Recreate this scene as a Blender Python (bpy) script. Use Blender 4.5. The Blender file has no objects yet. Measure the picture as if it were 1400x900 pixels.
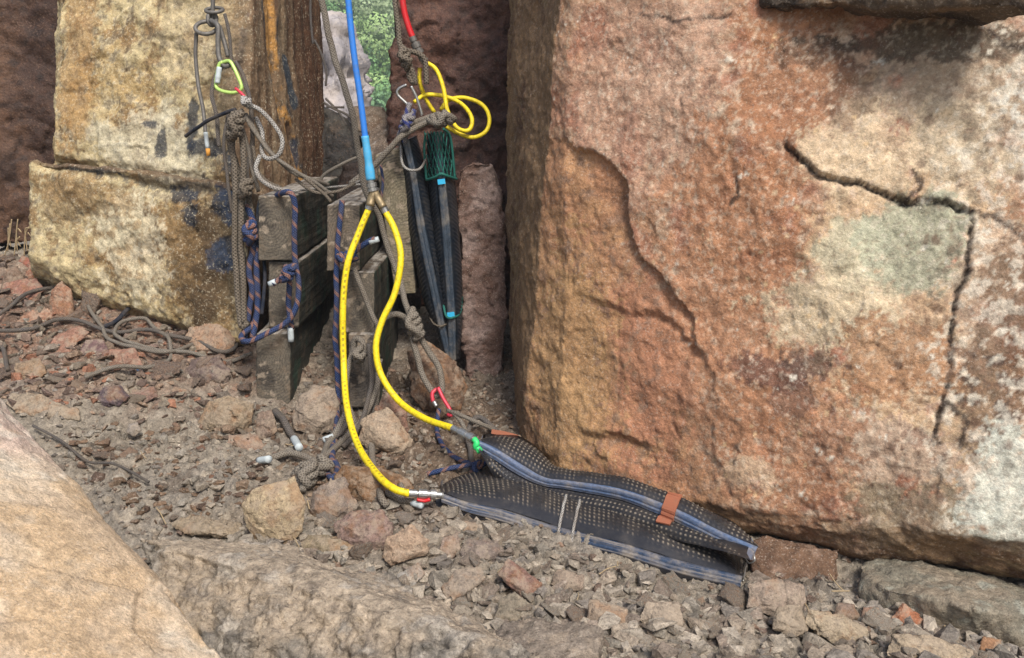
import bpy, math, random
import numpy as np
from mathutils import Vector, Matrix

R = math.radians
scene = bpy.context.scene
COL = scene.collection

# ------------------------------------------------------------------ camera
CAM_Z = 1.1
PITCH = R(14.0)
FPX = 1250.0            # focal length in photo pixels (photo is 1400 wide)
cd = bpy.data.cameras.new('camera')
cam = bpy.data.objects.new('camera', cd)
COL.objects.link(cam)
cam.location = (0, 0, CAM_Z)
cam.rotation_euler = (R(90) - PITCH, 0, 0)
cd.sensor_width = 36.0
cd.lens = FPX / 1400.0 * 36.0
cd.clip_start = 0.05
cd.clip_end = 2000
scene.camera = cam

# ------------------------------------------------------------------ light
SUN_ELEV, SUN_AZ = R(50), R(160)      # azimuth: direction the light comes from, clockwise from +Y
w = bpy.data.worlds.new('World')
scene.world = w
w.use_nodes = True
nt = w.node_tree
for n in list(nt.nodes): nt.nodes.remove(n)
sky = nt.nodes.new('ShaderNodeTexSky')
sky.sky_type = 'NISHITA'
sky.sun_disc = False
sky.sun_elevation = SUN_ELEV
sky.sun_rotation = SUN_AZ
sky.air_density = 1.0
sky.dust_density = 3.0
bg = nt.nodes.new('ShaderNodeBackground')
bg.inputs['Strength'].default_value = 0.085
wo = nt.nodes.new('ShaderNodeOutputWorld')
nt.links.new(sky.outputs[0], bg.inputs[0])
nt.links.new(bg.outputs[0], wo.inputs[0])
sd = bpy.data.lights.new('sun', 'SUN')
sd.energy = 1.8
sd.angle = R(16)
sd.color = (1.0, 0.97, 0.93)
sun = bpy.data.objects.new('sun', sd)
COL.objects.link(sun)
_d = Vector((math.sin(SUN_AZ) * math.cos(SUN_ELEV), math.cos(SUN_AZ) * math.cos(SUN_ELEV), math.sin(SUN_ELEV)))
sun.rotation_euler = _d.to_track_quat('Z', 'Y').to_euler()
sun.location = _d * 20

scene.view_settings.view_transform = 'Standard'
scene.view_settings.look = 'None'
scene.view_settings.gamma = 1.0
scene.view_settings.use_curve_mapping = False
scene.view_settings.exposure = 1.02
scene.render.engine = 'CYCLES'
scene.cycles.max_bounces = 6
scene.cycles.diffuse_bounces = 3
scene.cycles.glossy_bounces = 2
scene.cycles.transparent_max_bounces = 4
scene.cycles.use_denoising = True
scene.cycles.denoising_input_passes = 'RGB_ALBEDO_NORMAL'
scene.cycles.denoising_prefilter = 'NONE'

# ------------------------------------------------------------------ projection helpers
CP, SP = math.cos(PITCH), math.sin(PITCH)

def ray(px, py):
    a = (px - 700.0) / FPX
    b = (450.0 - py) / FPX
    return np.array([a, CP + b * SP, -SP + b * CP])

def P(px, py, Y):
    d = ray(px, py)
    t = Y / d[1]
    return np.array([d[0] * t, Y, CAM_Z + d[2] * t])

# ------------------------------------------------------------------ noise
def _hash(ix, iy, iz, seed):
    h = (ix.astype(np.uint32) * np.uint32(374761393) + iy.astype(np.uint32) * np.uint32(668265263)
         + iz.astype(np.uint32) * np.uint32(2147483647 - 59) + np.uint32(seed * 144665 + 17))
    h = (h ^ (h >> np.uint32(13))) * np.uint32(1274126177)
    h = (h ^ (h >> np.uint32(16))) * np.uint32(2246822519)
    return h ^ (h >> np.uint32(15))

_G = np.random.RandomState(5).normal(size=(256, 3))
_G /= np.linalg.norm(_G, axis=1)[:, None]

def perlin(p, seed=0):
    i = np.floor(p).astype(np.int64)
    f = p - i
    u = f * f * f * (f * (f * 6 - 15) + 10)
    out = np.zeros(len(p))
    for dx in (0, 1):
        wx = u[:, 0] if dx else 1 - u[:, 0]
        for dy in (0, 1):
            wy = u[:, 1] if dy else 1 - u[:, 1]
            for dz in (0, 1):
                wz = u[:, 2] if dz else 1 - u[:, 2]
                g = _G[_hash(i[:, 0] + dx, i[:, 1] + dy, i[:, 2] + dz, seed) & np.uint32(255)]
                out += wx * wy * wz * (g[:, 0] * (f[:, 0] - dx) + g[:, 1] * (f[:, 1] - dy) + g[:, 2] * (f[:, 2] - dz))
    return out * 1.5

def fbm(p, scale, octv=4, seed=0, gain=0.5):
    out = np.zeros(len(p)); a = 1.0; s = 0.0; q = p * scale
    for k in range(octv):
        out += a * perlin(q, seed + k * 7)
        s += a; a *= gain; q = q * 2.03 + 11.3
    return out / s * 1.6

def ridged(p, scale, octv=4, seed=0):
    out = np.zeros(len(p)); a = 1.0; s = 0.0; q = p * scale
    for k in range(octv):
        out += a * (1 - np.abs(perlin(q, seed + k * 7)) * 2)
        s += a; a *= 0.5; q = q * 2.03 + 5.1
    return out / s

def worley(p, scale, seed=0):
    """F1, F2-F1 and a random value of the nearest cell"""
    q = p * scale
    i = np.floor(q).astype(np.int64)
    f1 = np.full(len(p), 9.0); f2 = np.full(len(p), 9.0); rid = np.zeros(len(p))
    for dx in (-1, 0, 1):
        for dy in (-1, 0, 1):
            for dz in (-1, 0, 1):
                c = i + np.array([dx, dy, dz])
                h = _hash(c[:, 0], c[:, 1], c[:, 2], seed)
                o = np.stack([(h & np.uint32(1023)) / 1023.0, ((h >> np.uint32(10)) & np.uint32(1023)) / 1023.0,
                              ((h >> np.uint32(20)) & np.uint32(1023)) / 1023.0], 1)
                d = np.linalg.norm(c + o - q, axis=1)
                n = d < f1
                f2 = np.where(n, f1, np.minimum(f2, d))
                rid = np.where(n, ((h >> np.uint32(5)) & np.uint32(4095)) / 4095.0, rid)
                f1 = np.where(n, d, f1)
    return f1, f2 - f1, rid

def facets(p, scale, seed=0, sharp=0.12):
    """chipped planes: every cell is tilted its own way, with a step where cells meet"""
    q = p * scale
    i = np.floor(q).astype(np.int64)
    f1 = np.full(len(p), 9.0); f2 = np.full(len(p), 9.0); val = np.zeros(len(p))
    for dx in (-1, 0, 1):
        for dy in (-1, 0, 1):
            for dz in (-1, 0, 1):
                c = i + np.array([dx, dy, dz])
                h = _hash(c[:, 0], c[:, 1], c[:, 2], seed)
                o = np.stack([(h & np.uint32(1023)) / 1023.0, ((h >> np.uint32(10)) & np.uint32(1023)) / 1023.0,
                              ((h >> np.uint32(20)) & np.uint32(1023)) / 1023.0], 1)
                r = q - (c + o)
                d = np.linalg.norm(r, axis=1)
                g = _G[_hash(c[:, 0], c[:, 1], c[:, 2], seed + 91) & np.uint32(255)]
                v = (r * g).sum(1) * 0.9 + g[:, 0] * 0.35
                n = d < f1
                f2 = np.where(n, f1, np.minimum(f2, d)); val = np.where(n, v, val); f1 = np.where(n, d, f1)
    return val

def sstep(a, b, x):
    t = np.clip((x - a) / (b - a), 0, 1)
    return t * t * (3 - 2 * t)

def lin(r, g, b):
    f = lambda c: (c / 255.0 / 12.92) if c / 255.0 <= 0.04045 else ((c / 255.0 + 0.055) / 1.055) ** 2.4
    return np.array([f(r), f(g), f(b)])

DESAT = 0.15
# ------------------------------------------------------------------ object helpers
def tag(o, label=None, cat=None, group=None, kind=None):
    if label: o['label'] = label
    if cat: o['category'] = cat
    if group: o['group'] = group
    if kind: o['kind'] = kind
    return o

def mesh_np(name, V, F, smooth=True):
    """V (n,3) array, F list of tuples or (m,k) array"""
    me = bpy.data.meshes.new(name)
    V = np.asarray(V, dtype=np.float64)
    if isinstance(F, np.ndarray):
        m, k = F.shape
        me.vertices.add(len(V)); me.vertices.foreach_set('co', V.ravel())
        me.loops.add(m * k); me.loops.foreach_set('vertex_index', F.ravel().astype(np.int32))
        me.polygons.add(m)
        me.polygons.foreach_set('loop_start', np.arange(0, m * k, k, dtype=np.int32))
        me.polygons.foreach_set('loop_total', np.full(m, k, dtype=np.int32))
        me.update(calc_edges=True)
    else:
        me.from_pydata([tuple(v) for v in V], [], [tuple(f) for f in F])
        me.update()
    me.polygons.foreach_set('use_smooth', np.full(len(me.polygons), bool(smooth)))
    return me

def link(name, me, mat=None, parent=None):
    o = bpy.data.objects.new(name, me)
    COL.objects.link(o)
    if mat is not None:
        me.materials.clear(); me.materials.append(mat)
    if parent is not None: o.parent = parent
    return o

def empty(name, loc=(0, 0, 0)):
    o = bpy.data.objects.new(name, None)
    COL.objects.link(o); o.location = loc
    return o

def recentre(o):
    """move a mesh object's origin to the base of its mesh"""
    me = o.data
    n = len(me.vertices)
    a = np.empty(n * 3); me.vertices.foreach_get('co', a); a = a.reshape(-1, 3)
    c = np.array([(a[:, 0].min() + a[:, 0].max()) / 2, (a[:, 1].min() + a[:, 1].max()) / 2, a[:, 2].min()])
    me.vertices.foreach_set('co', (a - c).ravel()); me.update()
    o.location = tuple(c)
    return o

def get_co(me):
    a = np.empty(len(me.vertices) * 3); me.vertices.foreach_get('co', a); return a.reshape(-1, 3)

def get_no(me):
    a = np.empty(len(me.vertices) * 3); me.vertices.foreach_get('normal', a); return a.reshape(-1, 3)

def set_col(me, rgb, name='tint'):
    at = me.color_attributes.get(name) or me.color_attributes.new(name, 'FLOAT_COLOR', 'POINT')
    rgb = np.asarray(rgb); g = rgb @ np.array([0.3, 0.5, 0.2])
    c = np.ones((len(me.vertices), 4)); c[:, :3] = np.clip(rgb * (1 - DESAT) + g[:, None] * DESAT, 0, 1)
    at.data.foreach_set('color', c.ravel())

def hull_mesh(sets):
    """several convex hulls (each a list of 3D points) in one mesh"""
    import bmesh
    bm = bmesh.new()
    for pts in sets:
        vs = [bm.verts.new(tuple(p)) for p in pts]
        r = bmesh.ops.convex_hull(bm, input=vs)
        bad = [g for g in r['geom_interior'] if isinstance(g, bmesh.types.BMVert)]
        bad += [g for g in r['geom_unused'] if isinstance(g, bmesh.types.BMVert)]
        for v in set(bad):
            if v.is_valid and not v.link_faces: bm.verts.remove(v)
    me = bpy.data.meshes.new('tmp'); bm.to_mesh(me); bm.free()
    return me

def remesh(me, voxel, smooth=2, fac=0.5):
    o = bpy.data.objects.new('tmp', me); COL.objects.link(o)
    m = o.modifiers.new('r', 'REMESH'); m.mode = 'VOXEL'; m.voxel_size = voxel; m.adaptivity = 0
    if smooth:
        s = o.modifiers.new('s', 'SMOOTH'); s.iterations = smooth; s.factor = fac
    dg = bpy.context.evaluated_depsgraph_get()
    out = bpy.data.meshes.new_from_object(o.evaluated_get(dg))
    bpy.data.objects.remove(o); bpy.data.meshes.remove(me)
    out.polygons.foreach_set('use_smooth', np.full(len(out.polygons), True))
    return out

class Face:
    """a rock face's own plane: places features on it in metres"""
    def __init__(s, o, u, v):
        s.o = np.array(o); s.u = np.array(u) - s.o; s.u /= np.linalg.norm(s.u)
        v = np.array(v) - s.o; v -= s.u * v.dot(s.u); s.v = v / np.linalg.norm(v)
        s.n = np.cross(s.u, s.v)
        if s.n[1] > 0: s.n = -s.n
    def px(s, x, y):
        d = ray(x, y); c = np.array([0, 0, CAM_Z])
        t = (s.o - c).dot(s.n) / d.dot(s.n)
        q = c + d * t - s.o
        return np.array([q.dot(s.u), q.dot(s.v)])
    def uv(s, V):
        q = V - s.o
        return np.stack([q @ s.u, q @ s.v], 1)
    def line(s, pts): return np.array([s.px(x, y) for x, y in pts])

def dist_line(uv, L):
    """distance to a polyline and signed side (positive = left of travel)"""
    best = np.full(len(uv), 1e9); side = np.zeros(len(uv)); tt = np.zeros(len(uv))
    n = len(L) - 1
    for k in range(n):
        a, b = L[k], L[k + 1]
        ab = b - a; l2 = ab.dot(ab)
        t = np.clip(((uv - a) @ ab) / l2, 0, 1)
        q = a + t[:, None] * ab
        d = np.linalg.norm(uv - q, axis=1)
        cr = ab[0] * (uv[:, 1] - a[1]) - ab[1] * (uv[:, 0] - a[0])
        m = d < best
        side = np.where(m, np.sign(cr), side); tt = np.where(m, (k + t) / n, tt); best = np.where(m, d, best)
    return best, side, tt

def in_poly(uv, L):
    x, y = uv[:, 0], uv[:, 1]; ins = np.zeros(len(uv), bool); j = len(L) - 1
    for i in range(len(L)):
        xi, yi = L[i]; xj, yj = L[j]
        c = ((yi > y) != (yj > y)) & (x < (xj - xi) * (y - yi) / (yj - yi + 1e-12) + xi)
        ins ^= c; j = i
    return ins

def blob(F, uv, nz, cx, cy, rx, ry, amp=0.5, soft=0.09):
    c = F.px(cx, cy); ex = abs(F.px(cx + rx, cy)[0] - c[0]); ey = abs(F.px(cx, cy + ry)[1] - c[1])
    d = np.sqrt(((uv[:, 0] - c[0]) / ex) ** 2 + ((uv[:, 1] - c[1]) / ey) ** 2)
    return sstep(1 + soft, 1 - soft, d + nz * amp * 2)

# ------------------------------------------------------------------ materials
class NT:
    def __init__(s, name):
        s.m = bpy.data.materials.new(name); s.m.use_nodes = True
        s.t = s.m.node_tree
        for n in list(s.t.nodes): s.t.nodes.remove(n)
        s.out = s.t.nodes.new('ShaderNodeOutputMaterial')
        s.b = s.t.nodes.new('ShaderNodeBsdfPrincipled')
        s.t.links.new(s.b.outputs[0], s.out.inputs[0])
    def n(s, typ, **kw):
        nd = s.t.nodes.new(typ)
        for k, v in kw.items(): setattr(nd, k, v)
        return nd
    def l(s, a, b): s.t.links.new(a, b)
    def val(s, sock, v):
        if isinstance(v, (int, float)): sock.default_value = v
        elif isinstance(v, (tuple, list, np.ndarray)):
            v = tuple(float(x) for x in v)
            sock.default_value = v + (1.0,) if len(v) == 3 and len(sock.default_value) == 4 else v
        else: s.l(v, sock)
    def noise(s, vec, scale, detail=4, rough=0.55, dist=0.0, out=0):
        nd = s.n('ShaderNodeTexNoise'); s.val(nd.inputs['Scale'], scale)
        nd.inputs['Detail'].default_value = detail; nd.inputs['Roughness'].default_value = rough
        nd.inputs['Distortion'].default_value = dist
        if vec is not None: s.l(vec, nd.inputs['Vector'])
        return nd.outputs[out]
    def vor(s, vec, scale, feat='F1', out='Distance', rnd=1.0):
        nd = s.n('ShaderNodeTexVoronoi', feature=feat); nd.inputs['Scale'].default_value = scale
        nd.inputs['Randomness'].default_value = rnd
        if vec is not None: s.l(vec, nd.inputs['Vector'])
        return nd.outputs[out]
    def math(s, op, a, b=0.0, c=0.0, clamp=False):
        nd = s.n('ShaderNodeMath', operation=op, use_clamp=clamp)
        s.val(nd.inputs[0], a); s.val(nd.inputs[1], b)
        s.val(nd.inputs[2], c)
        return nd.outputs[0]
    def ramp(s, fac, stops, interp='LINEAR'):
        nd = s.n('ShaderNodeValToRGB'); cr = nd.color_ramp; cr.interpolation = interp
        while len(cr.elements) > 1: cr.elements.remove(cr.elements[-1])
        for k, (p, c) in enumerate(stops):
            e = cr.elements[0] if k == 0 else cr.elements.new(p)
            e.position = p
            if isinstance(c, (int, float)): c = (c, c, c)
            e.color = tuple(float(x) for x in c) + (1.0,)
        s.l(fac, nd.inputs[0]); return nd.outputs[0]
    def mix(s, fac, a, b, mode='MIX'):
        nd = s.n('ShaderNodeMix', data_type='RGBA', blend_type=mode)
        s.val(nd.inputs[0], fac); s.val(nd.inputs[6], a); s.val(nd.inputs[7], b)
        return nd.outputs[2]
    def mapr(s, v, a, b, c, d):
        nd = s.n('ShaderNodeMapRange'); s.val(nd.inputs[0], v)
        for k, x in enumerate((a, b, c, d)): nd.inputs[k + 1].default_value = x
        return nd.outputs[0]
    def bump(s, h, strength, dist, normal=None):
        nd = s.n('ShaderNodeBump'); nd.inputs['Strength'].default_value = strength
        nd.inputs['Distance'].default_value = dist; s.l(h, nd.inputs['Height'])
        if normal is not None: s.l(normal, nd.inputs['Normal'])
        return nd.outputs[0]
    def scalev(s, vec, sc):
        nd = s.n('ShaderNodeMapping'); nd.inputs['Scale'].default_value = sc
        s.l(vec, nd.inputs['Vector']); return nd.outputs[0]

def rock_mat(name, rough=0.85, grain=1.0, spec=0.25, light=None, dark=None, coat=0.0, grain_amt=0.35, stretch=(1, 1, 1), lf=0.5, df=0.6, bmp=1.0):
    """grainy rock whose large colours come from the mesh's tint"""
    s = NT(name)
    pos = s.n('ShaderNodeTexCoord').outputs['Object']
    pos = s.scalev(pos, stretch)
    at = s.n('ShaderNodeAttribute', attribute_name='tint').outputs['Color']
    g1 = s.noise(pos, 48 * grain, 7, 0.7)
    g2 = s.noise(pos, 170 * grain, 4, 0.75)
    g3 = s.vor(pos, 115 * grain)
    m = s.math('ADD', s.math('MULTIPLY', g1, 0.5), s.math('MULTIPLY', g2, 0.5))
    f = s.mapr(m, 0.36, 0.64, 1.0 - grain_amt, 1.0 + grain_amt)
    col = s.mix(1.0, at, f, 'MULTIPLY')
    mot = s.noise(pos, 24 * grain, 6, 0.75, 0.3)
    col = s.mix(1.0, col, s.mapr(mot, 0.36, 0.64, 0.86, 1.13), 'MULTIPLY')
    spots = s.ramp(s.noise(pos, 150 * grain, 3, 0.6), [(0.56, 0.0), (0.66, 1.0)])
    zone = s.mapr(s.noise(pos, 12 * grain, 4, 0.6), 0.4, 0.6, 0.3, 1.0)
    col = s.mix(s.math('MULTIPLY', s.math('MULTIPLY', spots, zone), lf), col, light if light is not None else (0.60, 0.51, 0.41))
    ds = s.ramp(s.noise(pos, 95 * grain, 5, 0.75, 0.4), [(0.34, 1.0), (0.44, 0.0)])
    col = s.mix(s.math('MULTIPLY', ds, df), col, dark if dark is not None else (0.07, 0.045, 0.035))
    s.l(col, s.b.inputs['Base Color'])
    rr = s.mapr(g1, 0.3, 0.7, rough - 0.12, min(1.0, rough + 0.12))
    s.l(rr, s.b.inputs['Roughness'])
    s.b.inputs['Specular IOR Level'].default_value = spec
    s.b.inputs['Coat Weight'].default_value = coat
    b = s.bump(s.noise(pos, 34 * grain, 9, 0.72), 0.85 * bmp, 0.012)
    b = s.bump(g2, 0.5 * bmp, 0.005, b)
    b = s.bump(g3, 0.3 * bmp, 0.005, b)
    s.l(b, s.b.inputs['Normal'])
    return s.m

# ------------------------------------------------------------------ ground
_gp = [(5, 372, 3.75), (60, 385, 3.7), (120, 400, 3.65), (250, 440, 3.5), (330, 470, 3.38), (400, 548, 3.1), (440, 560, 3.08),
       (520, 560, 3.08), (600, 545, 3.15), (660, 530, 3.3), (700, 590, 2.9), (770, 655, 2.6), (900, 715, 2.38), (1040, 765, 2.2), (1200, 800, 2.06),
       (1400, 835, 1.95), (1400, 900, 1.74), (1200, 900, 1.72), (1000, 900, 1.70), (700, 900, 1.72), (400, 900, 1.75),
       (0, 900, 1.9), (200, 700, 2.35), (500, 700, 2.38), (0, 550, 2.85), (300, 600, 2.8), (0, 450, 3.3), (150, 480, 3.2),
       (560, 400, 4.2), (480, 380, 4.4), (0, 1150, 1.0), (700, 1150, 1.15), (1400, 1150, 1.15), (1700, 850, 1.9), (-300, 600, 2.8), (-300, 400, 3.9)]
_G3 = np.array([P(*g) for g in _gp])
def _tps(r): return np.where(r > 1e-9, r * r * np.log(r + 1e-12), 0)
_n = len(_G3)
_A = np.zeros((_n + 3, _n + 3))
_D = np.linalg.norm(_G3[:, None, :2] - _G3[None, :, :2], axis=2)
_A[:_n, :_n] = _tps(_D) + np.eye(_n) * 0.004
_A[:_n, _n] = 1; _A[:_n, _n + 1:] = _G3[:, :2]; _A[_n, :_n] = 1; _A[_n + 1:, :_n] = _G3[:, :2].T
_W = np.linalg.solve(_A, np.concatenate([_G3[:, 2], np.zeros(3)]))

def ground_base(xy):
    out = np.zeros(len(xy))
    for s0 in range(0, len(xy), 50000):
        q = xy[s0:s0 + 50000]
        d = np.linalg.norm(q[:, None] - _G3[None, :, :2], axis=2)
        z = _tps(d) @ _W[:_n] + _W[_n] + q @ _W[_n + 1:]
        out[s0:s0 + 50000] = np.clip(z, -0.35, 0.6)
    r = np.linalg.norm(xy - np.array([0, 2.5]), axis=1)
    return out * sstep(4.5, 2.6, r)

def ground_z(xy):
    xy = np.atleast_2d(xy)
    p = np.concatenate([xy, np.zeros((len(xy), 1))], 1)
    near = sstep(5.0, 3.0, np.linalg.norm(xy - np.array([0, 2.5]), axis=1))
    z = ground_base(xy)
    z = z + 0.030 * fbm(p, 2.4, 4, 3) * near
    w1 = worley(p + 0.02 * fbm(p, 14, 3, 9)[:, None], 15, 4)
    z = z + near * 0.030 * (w1[2] - 0.4) * sstep(0.02, 0.16, w1[1])
    z = z + near * 0.010 * facets(p + 0.01 * fbm(p, 25, 2, 15)[:, None], 26, 14)
    w2 = worley(p, 38, 8)
    z = z + near * 0.014 * (w2[2] - 0.4) * sstep(0.0, 0.2, w2[1])
    z = z + near * 0.006 * fbm(p, 60, 3, 12)
    return z

def hit_ground(px, py):
    """where the view ray through a photo pixel meets the smooth ground"""
    d = ray(px, py); lo, hi = 0.5, 12.0
    t = np.linspace(0.9, 7.0, 300) / d[1]
    q = d[None] * t[:, None] + np.array([0, 0, CAM_Z])
    below = q[:, 2] < ground_base(q[:, :2])
    k = int(np.argmax(below)) if below.any() else len(t) - 1
    return q[k]

# rust brown, clay grey and dark damp soil; values are base colours
C_MUD = lin(142, 130, 112); C_SOIL = lin(100, 80, 62); C_DARK = lin(76, 62, 50); C_GREY = lin(138, 128, 114); C_PALE = lin(180, 164, 140)

def ground_color(p):
    n1 = fbm(p, 1.6, 4, 31); n2 = fbm(p, 7, 4, 32); n3 = fbm(p, 30, 4, 33)
    c = C_MUD[None] * np.ones((len(p), 1))
    def mixc(c, t, m): return c * (1 - m[:, None]) + t[None] * m[:, None]
    c = mixc(c, C_GREY, sstep(-0.1, 0.5, n1 + 0.5 * n2) * 0.8)
    # damp brown earth in the cleft and behind the timbers
    d = np.linalg.norm((p[:, :2] - P(590, 590, 2.95)[:2]) / np.array([0.55, 0.8]), axis=1)
    c = mixc(c, C_SOIL, sstep(1.2, 0.4, d + 0.5 * n2) * 0.9)
    d = np.linalg.norm((p[:, :2] - P(110, 430, 3.4)[:2]) / np.array([0.9, 0.5]), axis=1)
    c = mixc(c, lin(128, 92, 70), sstep(1.3, 0.5, d + 0.5 * n2) * 0.8)
    c = mixc(c, C_DARK, sstep(0.25, 0.6, n2 + 0.3 * n3) * 0.6)
    c = mixc(c, C_PALE, sstep(0.2, 0.6, n3 - 0.3 * n2) * 0.6)
    return c

def build_ground():
    xs = np.concatenate([-2.2 - 0.02 * (1.28 ** np.arange(38, 0, -1)) , np.concatenate([np.arange(-2.2, -1.3, 0.014), np.arange(-1.3, 1.25, 0.0065), np.arange(1.25, 2.0, 0.014)]), 2.0 + 0.02 * (1.28 ** np.arange(1, 39))])
    ys = np.concatenate([0.85 - 0.02 * (1.28 ** np.arange(38, 0, -1)), np.arange(0.85, 2.2, 0.0055), np.arange(2.2, 4.2, 0.0085), 4.2 + 0.02 * (1.28 ** np.arange(1, 39))])
    X, Y = np.meshgrid(xs, ys)
    xy = np.stack([X.ravel(), Y.ravel()], 1)
    z = np.concatenate([ground_z(xy[k:k + 100000]) for k in range(0, len(xy), 100000)])
    V = np.concatenate([xy, z[:, None]], 1)
    nx, ny = len(xs), len(ys)
    i = (np.arange(ny - 1)[:, None] * nx + np.arange(nx - 1)[None]).ravel()
    F = np.stack([i, i + 1, i + nx + 1, i + nx], 1)
    me = mesh_np('ground', V, F)
    set_col(me, ground_color(V))
    o = link('ground', me, M_GROUND)
    tag(o, kind='structure')
    return o

M_GROUND = rock_mat('mud_ground', rough=0.93, grain=1.0, spec=0.15, light=(0.50, 0.43, 0.34), dark=(0.035, 0.026, 0.02), grain_amt=0.45)
M_ROCK = rock_mat('grained_rock', rough=0.85, grain=1.0, grain_amt=0.28, lf=0.34, df=0.36, bmp=0.8)
M_ROCK_FINE = rock_mat('stone', rough=0.88, grain=1.3, grain_amt=0.34)
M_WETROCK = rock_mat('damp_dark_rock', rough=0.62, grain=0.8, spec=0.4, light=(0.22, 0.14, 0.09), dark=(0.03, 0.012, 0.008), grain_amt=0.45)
M_PITTED = rock_mat('pitted_lichen_rock', rough=0.9, grain=0.75, spec=0.2, light=(0.72, 0.64, 0.46), dark=(0.10, 0.07, 0.04), grain_amt=0.4, bmp=0.75)

# ------------------------------------------------------------------ rock builder
def mixc(c, t, m): return c * (1 - m[:, None]) + np.asarray(t)[None] * m[:, None]

def rock(name, hulls, voxel, smooth, sculpt, paint, mat, label, cat='boulder', group=None):
    me = remesh(hull_mesh(hulls), voxel, smooth)
    V = get_co(me); N = get_no(me)
    D = sculpt(V, N)
    if D.ndim == 1: D = N * D[:, None]
    me.vertices.foreach_set('co', (V + D).ravel()); me.update()
    set_col(me, paint(V, N))
    o = link(name, me, mat)
    recentre(o)
    tag(o, label, cat, group)
    return o

def prism(front, dy, back=None, bscale=1.0):
    """front: list of (px,py,Y); the rock runs back dy metres"""
    f = [P(*q) for q in front]
    c = np.mean(f, 0)
    b = [c + (q - c) * bscale + np.array([0, dy, 0]) for q in f] if back is None else [P(*q) for q in back]
    return f + b

def terraces(p, scale, seed, step=0.25):
    v = fbm(p, scale, 3, seed) / step
    f = np.floor(v); t = v - f
    return (f + sstep(0.35, 0.65, t)) * step

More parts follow.
